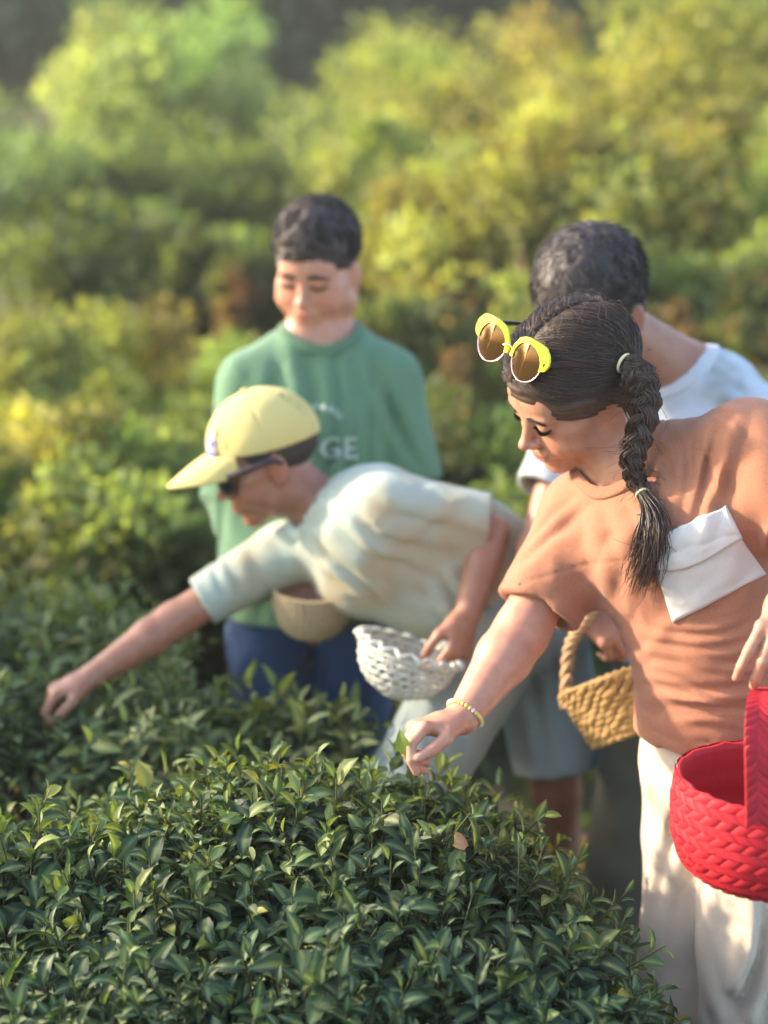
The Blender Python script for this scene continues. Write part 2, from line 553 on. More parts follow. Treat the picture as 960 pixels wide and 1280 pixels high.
def place_leaves(tmpl, pos, ydir, zdir, size):
    v, f, rib = tmpl
    y = ydir / np.linalg.norm(ydir, axis=1, keepdims=True)
    x = np.cross(y, zdir); x /= np.linalg.norm(x, axis=1, keepdims=True) + 1e-9
    z = np.cross(x, y)
    R = np.stack([x, y, z], 2) * size[:, None, None]
    out = np.einsum('nij,vj->nvi', R, v) + pos[:, None, :]
    n = len(pos)
    F = (np.arange(n) * len(v))[:, None, None] + f[None]
    return out.reshape(-1, 3), F.reshape(-1, 4), np.tile(rib, n)

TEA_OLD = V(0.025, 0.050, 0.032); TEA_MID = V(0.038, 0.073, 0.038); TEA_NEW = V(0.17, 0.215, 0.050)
def shoots(hfun, nshoot, xr, yr, r_, new_fun, depth=0.06, tilt=0.3, nl=(5, 8), size=1.0):
    x = r_.uniform(*xr, nshoot); y = r_.uniform(*yr, nshoot)
    z, ok = hfun(x, y)
    x, y, z = x[ok], y[ok], z[ok]
    e = 0.01
    nx = (hfun(x + e, y)[0] - z) / e; ny = (hfun(x, y + e)[0] - z) / e
    nor = np.stack([-np.clip(nx, -4, 4), -np.clip(ny, -4, 4), np.ones(len(x))], -1); nor /= np.linalg.norm(nor, axis=1, keepdims=True)
    n = len(x)
    dep = depth * r_.random(n) ** 1.3
    ax = nor * 0.75 + V(0, 0, 0.55) + r_.normal(0, tilt, (n, 3)); ax /= np.linalg.norm(ax, axis=1, keepdims=True)
    p0 = np.stack([x, y, z], -1) - nor * dep[:, None]
    L = r_.uniform(0.05, 0.115, n) * size
    new = new_fun(x, y) > r_.random(n)
    pos, yd, zd, sz, cl, surf, stems = [], [], [], [], [], [], []
    ref = nrm(V(0.3, 0.8, 0.1))
    a = np.cross(ax, ref); a /= np.linalg.norm(a, axis=1, keepdims=True); b = np.cross(ax, a)
    az0 = r_.uniform(0, 6.28, n); sv = r_.choice([0.75, 1.0, 1.25], n, p=[0.35, 0.45, 0.2])
    K = nl[1]
    cnt = r_.integers(nl[0], nl[1] + 1, n)
    for k in range(K):
        m = k < cnt
        t = (k + 0.4) / cnt
        az = az0 + k * 2.4 + r_.normal(0, 0.25, n)
        el = np.radians(np.interp(t, [0, 1], [82, 24])) + r_.normal(0, 0.22, n)
        side = a * np.cos(az)[:, None] + b * np.sin(az)[:, None]
        d = ax * np.cos(el)[:, None] + side * np.sin(el)[:, None]
        zz = ax * np.sin(el)[:, None] - side * np.cos(el)[:, None] + r_.normal(0, 0.22, (n, 3))
        s = np.interp(t, [0, 0.6, 1], [1.0, 0.92, 0.55]) * r_.uniform(0.034, 0.070, n) * size * sv
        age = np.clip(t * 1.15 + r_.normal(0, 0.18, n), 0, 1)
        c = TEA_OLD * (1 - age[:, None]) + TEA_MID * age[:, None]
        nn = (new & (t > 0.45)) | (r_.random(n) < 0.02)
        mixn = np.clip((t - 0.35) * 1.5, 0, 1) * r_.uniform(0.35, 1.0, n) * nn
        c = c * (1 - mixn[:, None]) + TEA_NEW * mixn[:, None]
        yel = r_.random(n) < 0.006
        c = np.where(yel[:, None], V(0.36, 0.32, 0.06), c)
        c = c * r_.uniform(0.7, 1.35, n)[:, None] * (1 + r_.normal(0, 0.06, (n, 3)))
        pp = p0 + ax * (L * t)[:, None] + side * 0.003
        pos.append(pp[m]); yd.append(d[m]); zd.append(zz[m]); sz.append(s[m]); cl.append(np.clip(c, 0.005, 1)[m]); surf.append((1 - dep / depth)[m])
    stems = np.stack([p0 - ax * 0.05, p0, p0 + ax * L[:, None] * 0.5, p0 + ax * L[:, None]], 1)
    return [np.concatenate(q) for q in (pos, yd, zd, sz, cl, surf)] + [stems]

def near_h(x, y):
    """height of the clipped tea table that the girl picks from"""
    x = np.asarray(x, float); y = np.asarray(y, float)
    crest = 0.625 - 0.090 * smooth01((-x - 0.28) / 0.45) - 0.035 * smooth01((x - 0.02) / 0.25)
    front = np.interp(y, [0.6, 0.95, 1.20, 1.36, 1.52, 1.66, 1.82, 1.98, 2.06, 2.12], [-0.16, -0.165, -0.16, -0.185, -0.150, -0.070, 0.0, -0.005, -0.05, -0.17])
    front = front + 0.05 * smooth01((1.42 - y) / 0.3) * smooth01((-x) / 0.3)
    edge = 0.33 + 0.16 * smooth01((1.95 - y) / 0.65) + 0.03 * np.sin(y * 9)
    fall = smooth01((x - edge + 0.15) / 0.22)
    n = vnoise(np.stack([x * 5.5, y * 5.5, x * 0 + 3.3], -1)) * 0.040 + vnoise(np.stack([x * 11, y * 11, x * 0 + 7.7], -1)) * 0.030
    z = crest + front + n - 0.34 * fall ** 1.3
    return z, (fall < 0.98)
def far_h(x, y):
    """height of the row behind, on the left"""
    x = np.asarray(x, float); y = np.asarray(y, float)
    yfar = np.interp(x, [-2.2, -0.5, -0.34, 0.05], [3.15, 3.05, 2.58, 2.48])
    z = np.interp(x, [-2.2, -0.75, -0.45, -0.1, 0.05], [0.63, 0.60, 0.575, 0.56, 0.48])
    n = vnoise(np.stack([x * 5, y * 5, x * 0 + 13.3], -1)) * 0.05 + vnoise(np.stack([x * 12, y * 12, x * 0 + 17.7], -1)) * 0.02
    z = z + n - 0.25 * smooth01((2.33 - y) / 0.15) - 0.3 * smooth01((y - yfar + 0.12) / 0.15) - 0.3 * smooth01((x + 0.05) / 0.12)
    return z, (y < yfar) & (x < 0.06)

def stems_mesh(st, r0, r1):
    m = st.shape[1]
    return tubes(st, np.linspace(r0, r1, m), 3)
def trunks(hfun, n, xr, yr, r_, base_off=0.05):
    x = r_.uniform(*xr, n); y = r_.uniform(*yr, n)
    z, ok = hfun(x, y)
    x, y, z = x[ok], y[ok], z[ok] - base_off
    out = []
    for i in range(len(x)):
        top = V(x[i], y[i], z[i])
        b = V(x[i] + r_.normal(0, 0.07), y[i] + r_.normal(0, 0.07), ground_z(x[i], y[i]) - 0.02)
        mid = (top + b) / 2 + r_.normal(0, 0.03, 3)
        out.append(spline([b, mid, top], 6))
    return np.array(out)

def build_tea():
    # --- the row in front
    r_ = np.random.default_rng(21)
    bush = empty('tea_bush', (-0.35, 1.45, 0.0), 'clipped tea bush with dark glossy leaves under the picking hand of the girl', 'tea bush')
    newf = lambda x, y: 0.14 + 0.75 * smooth01((y - 1.64) / 0.16) * (1 - 0.6 * smooth01((x - 0.0) / 0.2)) + 0.40 * smooth01((1.38 - y) / 0.12) + 0.35 * smooth01((1.45 - y) / 0.12) * smooth01((-x - 0.05) / 0.2)
    A = shoots(near_h, 4300, (-1.15, 0.64), (0.72, 2.12), r_, newf, depth=0.085, size=0.75)
    hand = P(535, 925, 2.0)                         # the shoots round her hand are picked already
    q = A[0] - hand; tv = nrm(CAM - hand); al = q @ tv
    near = (np.linalg.norm(q - al[:, None] * tv, axis=1) < 0.062) & (al > -0.03) & (al < 0.35)
    A = [z[~near] for z in A[:6]] + [A[6]]
    q = A[6][:, 3] - hand; al = q @ tv
    A[6] = A[6][~((np.linalg.norm(q - al[:, None] * tv, axis=1) < 0.055) & (al > -0.03) & (al < 0.35))]
    # a flush of tall bright shoots at the near corner
    Nw = shoots(lambda x, y: (near_h(x, y)[0] + 0.035, near_h(x, y)[1]), 26, (-0.42, -0.16), (1.24, 1.42), r_, lambda x, y: x * 0 + 1, depth=0.02, nl=(5, 7), size=1.05)
    Nw[4] = Nw[4] * 0.35 + TEA_NEW * 0.75
    A = [np.concatenate([a_, b_]) for a_, b_ in zip(A, Nw)]
    pos, yd, zd, sz, cl, surf, stems = A
    temps = [leaf_template(rows=5, seed=s, fold=f, bend=b_, width=w, twist=tw) for s, f, b_, w, tw in
             ((1, 0.45, 0.6, 0.46, 0.1), (2, 0.30, 0.95, 0.52, -0.15), (3, 0.6, 0.3, 0.42, 0.2), (4, 0.35, 1.3, 0.48, 0.0))]
    which = r_.integers(0, 4, len(pos))
    # which leaves show largest from where the photograph was taken
    tov = CAM - pos; dist = np.linalg.norm(tov, axis=1); tov /= dist[:, None]
    zn = zd - yd * (np.sum(zd * yd, 1) / np.sum(yd * yd, 1))[:, None]; zn /= np.linalg.norm(zn, axis=1, keepdims=True)
    dep = (pos - CAM) @ _f
    px = 480 + FPX * ((pos - CAM) @ _r) / dep; py = 640 - FPX * ((pos - CAM) @ _u) / dep
    infr = (px > -10) & (px < 970) & (py > 850) & (py < 1290) & (pos[:, 1] > 1.0)
    score = (sz / dist) ** 2 * (0.25 + np.abs((zn * tov).sum(1))) * infr * (surf > 0.25)
    big = np.argsort(-score)[:300]
    isbig = np.zeros(len(pos), bool); isbig[big] = True
    parts_v, parts_f, parts_r, parts_c, o = [], [], [], [], 0
    low = leaf_template(rows=4, cols=3, seed=8, fold=0.42, bend=0.75, width=0.47)
    fine = (surf > 0.40) & infr
    for k in range(5):
        tk = temps[k] if k < 4 else low
        m = ((which == k) & fine if k < 4 else ~fine) & ~isbig
        v, f, rb = place_leaves(tk, pos[m], yd[m], zd[m], sz[m])
        parts_v.append(v); parts_f.append(f + o); parts_r.append(rb); parts_c.append(np.repeat(cl[m], len(tk[0]), 0)); o += len(v)
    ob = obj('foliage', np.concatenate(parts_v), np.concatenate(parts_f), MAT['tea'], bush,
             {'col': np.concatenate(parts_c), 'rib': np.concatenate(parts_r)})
    tag(ob, kind='stuff')
    lm = [make_mesh('leaf', t[0], t[1], MAT['tea_single'], {'rib': t[2]}) for t in temps]
    for i in big:
        y = nrm(yd[i]); x = nrm(np.cross(y, zd[i])); z = np.cross(x, y)
        ob = link('leaf', lm[which[i]], bush)
        s = sz[i]
        M = Matrix(((x[0]*s, y[0]*s, z[0]*s, pos[i][0]), (x[1]*s, y[1]*s, z[1]*s, pos[i][1]), (x[2]*s, y[2]*s, z[2]*s, pos[i][2]), (0, 0, 0, 1)))
        ob.matrix_basis = M
        ob.color = (*cl[i], 1.0)
    v, f = stems_mesh(stems, 0.0016, 0.0010)
    tag(obj('twigs', v, f, MAT['twig'], bush), kind='stuff')
    # old leaves and bare wood inside
    B = shoots(lambda x, y: (near_h(x, y)[0] - 0.10, near_h(x, y)[1]), 1800, (-1.15, 0.56), (0.72, 2.10), r_, lambda x, y: x * 0, depth=0.16, nl=(3, 5), size=1.05)
    t0 = leaf_template(rows=4, cols=3, seed=9, fold=0.4, bend=0.7)
    v, f, rb = place_leaves(t0, B[0], B[1], B[2], B[3])
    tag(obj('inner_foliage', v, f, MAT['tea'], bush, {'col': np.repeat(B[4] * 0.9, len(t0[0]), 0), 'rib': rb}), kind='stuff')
    tr = trunks(near_h, 150, (-1.1, 0.42), (0.8, 2.05), r_)
    v, f = tubes(tr, np.linspace(0.011, 0.004, 6), 6)
    tag(obj('wood', v, f, MAT['wood'], bush), kind='stuff')
    # a dry fallen leaf lying on the bush
    c = hit(lambda p: p[:, 2] - near_h(p[:, 0], p[:, 1])[0] - 0.045, [566], [1056], 1.3)[0]
    t = leaf_template(rows=6, cols=5, width=0.85, fold=0.9, bend=1.9, wave=0.2, seed=5)
    v, f, rb = place_leaves(t, c[None], V(0.9, -0.2, 0.35)[None], V(-0.1, -0.6, 0.7)[None], np.array([0.026]))
    ob = obj('fallen_leaf', v, f, MAT['dry_leaf'])
    tag(ob, 'small curled tan dry leaf lying on the dark tea leaves', 'leaf')

    # --- the row behind on the left
    bush = empty('tea_bush', (-0.9, 2.6, float(ground_z(-0.9, 2.6))), 'dark tea bush that the boy in the yellow cap reaches over', 'tea bush')
    A = shoots(far_h, 2300, (-2.1, 0.06), (2.2, 3.15), r_, lambda x, y: 0.08 + 0.10 * smooth01((y - 2.7) / 0.2), depth=0.10)
    hand = P(75, 862, 2.55); q = A[0] - hand; tv = nrm(CAM - hand); al = q @ tv
    near = (np.linalg.norm(q - al[:, None] * tv, axis=1) < 0.075) & (al > -0.03) & (al < 0.4)
    A = [z[~near] for z in A[:6]] + [A[6]]
    t1 = leaf_template(rows=4, cols=3, seed=6, fold=0.4, bend=0.6)
    v, f, rb = place_leaves(t1, *A[:4])
    tag(obj('foliage', v, f, MAT['tea'], bush, {'col': np.repeat(A[4] * 0.88, len(t1[0]), 0), 'rib': rb}), kind='stuff')  # leaf colour dimmed to deepen the shade over this row
    B = shoots(lambda x, y: (far_h(x, y)[0] - 0.12, far_h(x, y)[1]), 1300, (-2.1, 0.04), (2.2, 3.1), r_, lambda x, y: x * 0, depth=0.25, nl=(3, 5), size=1.1)
    v, f, rb = place_leaves(t0, *B[:4])
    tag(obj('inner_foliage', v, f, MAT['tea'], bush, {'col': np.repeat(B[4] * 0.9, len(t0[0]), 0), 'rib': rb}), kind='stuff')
    tr = trunks(far_h, 110, (-2.0, 0.0), (2.3, 3.0), r_)
    v, f = tubes(tr, np.linspace(0.011, 0.004, 6), 6)
    tag(obj('wood', v, f, MAT['wood'], bush), kind='stuff')

# ------------------------------------------------------------------ the hillside plants behind
def plant(name, x, y, h, w, color, n, leaf, label, cat, group=None, trunk=False, seed=0, depthw=None, zlow=0.08, var=0.3, spots=None, stemname='stem', crownname='crown'):
    r_ = np.random.default_rng(seed)
    n = int(n * 0.7)
    g = float(ground_z(x, y))
    root = empty(name, (x, y, g), label, cat, group)
    dw = depthw or w
    ncl = int(16 + 10 * w)
    cz0 = g + h * zlow
    cl = []
    while len(cl) < ncl:
        q = r_.uniform(-1, 1, 3)
        if np.linalg.norm(q) > 1: continue
        if np.linalg.norm(q) < 0.45 and r_.random() < 0.7: continue
        cl.append(q)
    cl = np.array(cl)
    cc = np.stack([x + cl[:, 0] * w * 0.42, y + cl[:, 1] * dw * 0.42, cz0 + (h * (1 - zlow)) * (0.5 + 0.43 * cl[:, 2])], -1)
    cr = r_.uniform(0.16, 0.30, ncl) * min(w, h) * 0.9
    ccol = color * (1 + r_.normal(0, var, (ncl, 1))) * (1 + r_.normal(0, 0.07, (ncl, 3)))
    k = r_.integers(0, ncl, n)
    d = r_.normal(0, 1, (n, 3)); d /= np.linalg.norm(d, axis=1, keepdims=True)
    rad = r_.random(n) ** 0.45
    pos = cc[k] + d * (cr[k] * rad)[:, None] * V(1, 1, 0.85)
    pos[:, 2] = np.maximum(pos[:, 2], g + 0.01)
    yd = d * 0.6 + r_.normal(0, 0.6, (n, 3)) + V(0, 0, 0.1)
    zd = d + V(0, 0, 0.7) + r_.normal(0, 0.5, (n, 3))
    size = leaf * r_.uniform(0.6, 1.35, n)
    t = (np.array([[0, 0, 0], [0.30, 0.45, 0.08], [0, 1.0, -0.12], [-0.30, 0.45, 0.08]]), np.array([[0, 1, 2, 3]]), np.zeros(4))
    v, f, rb = place_leaves(t, pos, yd, zd, size)
    c = ccol[k] * r_.uniform(0.65, 1.4, n)[:, None]
    if spots is not None:
        m = r_.random(n) < spots[0]; c[m] = spots[1] * r_.uniform(0.6, 1.4, m.sum())[:, None]
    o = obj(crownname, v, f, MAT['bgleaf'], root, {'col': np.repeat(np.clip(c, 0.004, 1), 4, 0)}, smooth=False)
    st = []
    for j in range(min(ncl, 14)):
        b = V(x + r_.normal(0, 0.03 * w), y + r_.normal(0, 0.03 * dw), g - 0.03)
        if trunk: b = V(x, y, g + h * 0.25 * r_.random())
        e = cc[j]; mid = b * 0.45 + e * 0.55 + V(0, 0, -0.05 * h) * 0 + r_.normal(0, 0.04 * w, 3)
        st.append(spline([b, mid, e], 7))
    r0 = 0.02 * h if trunk else 0.008 + 0.006 * h
    v, f = tubes(np.array(st), np.linspace(r0, r0 * 0.25, 7), 6)
    if trunk:
        tp = spline([V(x, y, g - 0.1), V(x + 0.03 * h, y, g + 0.3 * h), V(x - 0.02 * h, y, g + 0.75 * h)], 10)
        v2, f2 = tubes(tp[None], np.linspace(0.05 * h, 0.012 * h, 10), 10)
        v, f = joined([(v, f), (v2, f2)])
    obj('trunk' if trunk else stemname, v, f, MAT['wood'], root)
    return root

def build_haze():
    v = np.array([(x, y, z) for x in (-41, 41) for y in (-9, 46) for z in (-1.2, 9.5)], float)
    f = np.array([[0, 1, 3, 2], [4, 6, 7, 5], [0, 4, 5, 1], [2, 3, 7, 6], [0, 2, 6, 4], [1, 5, 7, 3]])
    m = bpy.data.materials.new('haze'); m.use_nodes = True; nt = m.node_tree
    nt.nodes.remove(nt.nodes['Principled BSDF'])
    pv = node(nt, 'ShaderNodeVolumePrincipled')
    pv.inputs['Color'].default_value = (0.95, 0.96, 0.92, 1); pv.inputs['Density'].default_value = HAZE
    pv.inputs['Anisotropy'].default_value = 0.2
    nt.links.new(pv.outputs[0], nt.nodes['Material Output'].inputs['Volume'])
    o = obj('haze', v, f, m, smooth=False)
    tag(o, 'thin warm evening haze filling the air over the slope', 'haze', kind='stuff')
HAZE = 0.0032

def build_background():
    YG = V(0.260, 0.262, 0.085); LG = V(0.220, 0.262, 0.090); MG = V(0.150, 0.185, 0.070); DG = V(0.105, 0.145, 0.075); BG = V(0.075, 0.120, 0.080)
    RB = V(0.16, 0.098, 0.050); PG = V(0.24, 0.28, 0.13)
    L1 = ('yellow green shrub in the back row of low shrubs, outermost from the boy in green',
          'yellow green shrub in the back row of low shrubs below the darkest shaded shrubs',
          'sunlit yellow green shrub in the middle row of low shrubs over the tea bush',
          'light green shrub just outside the sleeve of the boy in green',
          'mid green shrub low over the outer end of the dark tea bush',
          'mid green shrub touching the far edge of the dark tea bush',
          'light green shrub right behind the shoulder of the boy in green')
    L2 = ('dark green shrub under the pale light green tree',
          'darkest bluish shrub of the shaded slope beside the pale tree',
          'shaded green shrub touching the curly hair of the boy in green',
          'dark shrub at the outer end of the shaded slope',
          'shaded shrub low on the slope above the yellow green shrubs',
          'small shaded shrub with the reddish dry fern at its foot')
    L3 = ('tall light green bush in the gap between the pale tree and the thicket',
          'tall yellow bush at the back of the thicket above the sunglasses',
          'tallest yellow bush of the thicket behind the bowed dark head',
          'tall yellow bush at the outer top corner of the thicket',
          'rounded yellow bush behind the top of the bowed dark head',
          'yellow bush flecked with red leaves above the white leaf print shirt',
          'yellow bush flecked with red leaves beside the curly haired boy',
          'light green bush at the foot of the gap beside the curly hair',
          'light green bush at the outer edge of the thicket',
          'light green bush touching the bowed dark head, few red leaves',
          'yellow bush with many red leaves just over the yellow sunglasses',
          'light green bush with red leaves just above the white shoulder',
          'light green bush with the most red leaves, beside the green sleeve')
    L4 = ('undergrowth plant between the green shirt and the yellow sunglasses',
          'undergrowth plant touching the sleeve of the green shirt',
          'undergrowth plant hidden for the most part by the girl',
          'undergrowth plant below the white leaf print shoulder',
          'undergrowth plant above the bent back of the capped boy',
          'undergrowth plant behind the yellow cap',
          'low undergrowth plant behind the bent back of the capped boy')
    L5 = ('dark woodland tree at the outer end behind the shaded shrubs',
          'dark woodland tree directly behind the pale light green tree',
          'dark woodland tree seen through the gap beside the pale tree',
          'dark woodland tree behind the back of the yellow thicket',
          'green woodland tree behind the tallest yellow bush',
          'dark woodland tree at the outer end of the thicket')
    # px, py of the top, distance, width in px, colour, leaves, leaf size, kind
    def row(px, py, d, wpx, color, n, leaf, name, label, cat, group=None, **kw):
        p = P(px, py, d)
        w = wpx * d / FPX
        g = float(ground_z(p[0], p[1]))
        return plant(name, p[0], p[1], max(p[2] - g, 0.25), w, color, n, leaf, label, cat, group, **kw)
    # low sunlit shrubs on the left, behind the green shirt
    g1 = 'low sunlit shrubs behind the tea row'
    for k, (px, py, d, w, c_) in enumerate(((20, 405, 4.9, 330, LG * 1.1), (165, 385, 5.2, 300, YG), (80, 480, 4.4, 320, YG), (230, 500, 4.3, 260, LG * 0.9), (-90, 540, 4.0, 280, MG), (130, 590, 3.8, 320, MG), (290, 440, 4.9, 220, LG))):
        row(px, py, d, w, c_, 9000, 0.044, 'shrub', L1[k], 'shrub', g1, seed=101 + k)
    # darker shrubs further back, the shade put into their leaf colours
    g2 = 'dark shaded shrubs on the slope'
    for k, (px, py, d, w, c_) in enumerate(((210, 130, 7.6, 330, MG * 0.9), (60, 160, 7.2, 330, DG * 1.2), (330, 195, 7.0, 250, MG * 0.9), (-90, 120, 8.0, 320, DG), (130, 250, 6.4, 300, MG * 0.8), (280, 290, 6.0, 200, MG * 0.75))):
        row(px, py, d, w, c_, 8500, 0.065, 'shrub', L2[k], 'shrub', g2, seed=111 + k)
    # dry reddish ferns
    row(300, 312, 5.7, 60, RB, 1500, 0.04, 'dry_fern', 'reddish brown dry fern beneath the dark shrubs near the curly haired boy', 'fern', seed=121)
    row(570, 432, 4.9, 90, RB * 0.95, 1800, 0.04, 'dry_fern', 'reddish brown dry fern between the curly haired boy and the girl', 'fern', seed=122)
    row(852, 362, 5.1, 70, RB, 2000, 0.04, 'dry_fern', 'reddish brown dry fern beyond the white patterned shirt', 'fern', seed=123)
    row(935, 430, 4.7, 90, RB * 0.6, 1500, 0.04, 'dry_fern', 'dark brown withered fern low beyond the white patterned shirt', 'fern', seed=124)
    # the tall sunlit thicket on the right
    g3 = 'tall sunlit thicket'
    for k, (px, py, d, w, c_, sp) in enumerate(((470, 30, 8.3, 320, LG, 0), (610, 40, 7.6, 330, YG, 0), (760, -40, 7.0, 340, YG * 1.05, 0), (930, -60, 6.8, 340, YG, 0), (690, 130, 6.2, 300, YG * 0.95, 0), (850, 150, 6.0, 300, YG * 0.9, 0.06),
                                               (570, 200, 6.3, 240, YG * 0.9, 0.05), (480, 150, 6.9, 230, LG * 0.95, 0), (1010, 120, 6.2, 320, LG, 0), (760, 300, 5.6, 260, LG * 0.9, 0.04), (640, 330, 5.5, 240, YG * 0.85, 0.08), (930, 300, 5.5, 260, LG * 0.9, 0.06), (530, 370, 5.4, 200, LG * 0.8, 0.10))):
        row(px, py, d, w, c_, 10000, 0.056, 'thicket_bush', L3[k], 'bush', g3, seed=131 + k, spots=(sp, RB * 1.3) if sp else None)
    # green undergrowth just behind the children
    g4 = 'green undergrowth behind the picking children'
    for k, (px, py, d, w, c_) in enumerate(((600, 490, 4.4, 280, MG), (480, 540, 4.2, 260, MG * 0.9), (740, 500, 4.4, 300, MG * 0.95), (930, 480, 4.4, 280, MG), (640, 620, 3.7, 280, MG * 0.9), (330, 580, 3.9, 260, MG * 0.85), (520, 700, 3.5, 200, MG * 0.8))):
        row(px, py, d, w, c_, 7000, 0.042, 'undergrowth_plant', L4[k], 'plant', g4, seed=141 + k)
    g6 = 'bushes along the slope past both ends of the thicket'
    L6 = ('light green bush next past the outer edge of the thicket', 'yellow green bush low on the slope past the thicket', 'tall green bush on the slope beyond the thicket', 'low green bush past the white leaf print shirt',
          'yellow green bush beyond the outer end of the low shrubs', 'dark green bush beyond the outer end of the shaded slope')
    for k, (px, py, d, w, c_) in enumerate(((1190, 60, 6.8, 380, LG), (1180, 260, 5.4, 320, YG * 0.9), (1430, 0, 7.4, 440, MG), (1230, 430, 4.6, 340, MG), (-260, 400, 5.0, 340, YG * 0.9), (-330, 150, 7.4, 400, DG))):
        row(px, py, d, w, c_, 7000, 0.065, 'bush', L6[k], 'bush', g6, seed=201 + k)
    # trees at the back
    row(200, -5, 9.4, 300, PG, 11000, 0.075, 'tree', 'pale light green young tree rising above the dark shrubs', 'tree', trunk=True, seed=151, zlow=0.2)
    g5 = 'dark woodland trees at the back'
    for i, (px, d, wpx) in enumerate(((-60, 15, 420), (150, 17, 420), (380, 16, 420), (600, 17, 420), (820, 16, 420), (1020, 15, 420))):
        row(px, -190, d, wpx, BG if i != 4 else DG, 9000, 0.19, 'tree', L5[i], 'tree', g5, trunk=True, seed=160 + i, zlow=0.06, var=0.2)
    plant('tree', -3.25, 3.25, 1.95, 1.2, LG * 0.8, 4200, 0.08, 'small leafy tree out of view, added to shade the dark tea bush', 'tree', trunk=True, seed=191, zlow=0.4, depthw=1.0)  # unseen tree, added to cast shade on the row behind
    # an unseen tree added left of the row to shade its near side
    plant('tree', -3.15, 1.72, 2.45, 1.35, LG * 0.8, 4200, 0.085, 'slender leafy tree out of view, added to shade the front of the tea row', 'tree', trunk=True, seed=190, zlow=0.45, depthw=0.95)

# ------------------------------------------------------------------ people: heads and hands
EYE = 0.031
def head_ops(S, hc, R, s, ears=True, smile=0.0, chub=0.0, lid=1.0):
    """a head as part of a body solid; local frame x = right, y = forward, z = up, eyes at z = 0"""
    def L(f): return xform(f, R, hc, s)
    A = lambda f, k=0.0: S.u(L(f), k * s)
    B = lambda f, k=0.0: S.s(L(f), k * s)
    A(ell((0, -0.015, 0.042), (0.0735, 0.092, 0.078)))
    A(ell((0, 0.018, -0.022), (0.060 + 0.006 * chub, 0.064, 0.082)), 0.03)
    for x in (-1, 1):
        A(ell((x * 0.036, 0.046, -0.038), (0.025 + 0.007 * chub, 0.028, 0.026 + 0.004 * chub)), 0.022)
        A(ell((x * (0.043 + 0.006 * chub), -0.004, -0.058), (0.020 + 0.006 * chub, 0.034, 0.026)), 0.03)
        A(ell((x * 0.052, 0.030, -0.010), (0.016, 0.030, 0.014)), 0.016)
    A(ell((0, 0.060, -0.094), (0.023 + 0.004 * chub, 0.020, 0.017)), 0.022)
    if chub > 0.85: A(ell((0, 0.012, -0.096), (0.036, 0.034, 0.014)), 0.02)
    A(ell((0, 0.066, 0.030), (0.048, 0.016, 0.024)), 0.028)
    for x in (-1, 1):
        A(ell((x * 0.028, 0.075, 0.016), (0.022, 0.010, 0.0055)), 0.010)
        B(ell((x * 0.0315, 0.096, -0.0005), (0.0185, 0.0165, 0.0125)), 0.011)
        A(ell((x * EYE, 0.0690, -0.0005), (0.0150, 0.0135, 0.0125)), 0.003)
    # nose
    A(rc((0, 0.078, 0.008), (0, 0.097, -0.030), 0.0058, 0.0082), 0.013)
    A(ell((0, 0.1005, -0.033), (0.0092, 0.0095, 0.0080)), 0.007)
    for x in (-1, 1):
        A(ell((x * 0.0110, 0.0895, -0.0365), (0.0070, 0.0090, 0.0062)), 0.005)
        B(ell((x * 0.0060, 0.0960, -0.0425), (0.0032, 0.0045, 0.0022)), 0.003)
    # mouth
    A(ell((0, 0.074, -0.062), (0.026, 0.014, 0.018)), 0.014)
    w = 0.0205 + 0.004 * smile
    A(ell((0, 0.0855, -0.0570), (w, 0.0060, 0.0046)), 0.004)
    A(ell((0, 0.0840, -0.0668), (w * 0.86, 0.0068, 0.0054)), 0.004)
    for x in (-1, 1):
        c = -0.0620
        B(rc((0, 0.0930, c), (x * (w + 0.003), 0.0800, c + 0.0045 * smile), 0.0015, 0.0012), 0.002)
        if smile: A(ell((x * 0.034, 0.062, -0.048), (0.014, 0.012, 0.014)), 0.012)
    if ears:
        for x in (-1, 1):
            Rx = np.array([[math.cos(0.35 * x), -math.sin(0.35 * x), 0], [math.sin(0.35 * x), math.cos(0.35 * x), 0], [0, 0, 1.0]])
            A(ell((x * 0.0765, -0.012, -0.010), (0.0065, 0.0185, 0.030), Rx), 0.006)
            B(ell((x * 0.0850, -0.004, -0.006), (0.0060, 0.0110, 0.0190), Rx), 0.004)
            A(ell((x * 0.0740, -0.004, -0.034), (0.0055, 0.0085, 0.009), Rx), 0.004)
    return L
def head_color(hc, R, s, base, lip=(0.42, 0.16, 0.13), brow=None, blush=0.35):
    base = np.array(base)
    def f(v):
        q = ((v - hc) @ R) / s
        c = np.tile(base, (len(v), 1))
        n = vnoise(v * 60)
        c = c * (1 + 0.06 * n[:, None])
        on = (np.linalg.norm(q, axis=1) < 0.16)
        for x in (-1, 1):
            w = np.exp(-(((q - V(x * 0.040, 0.062, -0.036)) / V(0.022, 0.03, 0.020)) ** 2).sum(1)) * blush * on
            c = c * (1 - w[:, None]) + (base * V(1.12, 0.74, 0.70)) * w[:, None]
            w = np.exp(-(((q - V(x * 0.0765, -0.01, -0.01)) / V(0.012, 0.024, 0.034)) ** 2).sum(1)) * 0.5 * on
            c = c * (1 - w[:, None]) + (base * V(1.08, 0.72, 0.66)) * w[:, None]
        w = np.exp(-(((q - V(0, 0.1, -0.034)) / V(0.013, 0.016, 0.012)) ** 2).sum(1)) * 0.35 * on
        c = c * (1 - w[:, None]) + (base * V(1.12, 0.76, 0.72)) * w[:, None]
        e = (q[:, 0] / 0.0215) ** 2 + ((q[:, 2] + 0.0622) / 0.0098) ** 2
        w = smooth01((1.25 - e) / 0.5) * (q[:, 1] > 0.066) * on * 0.85
        c = c * (1 - w[:, None]) + np.array(lip) * w[:, None]
        return np.clip(c, 0.01, 1)
    return f
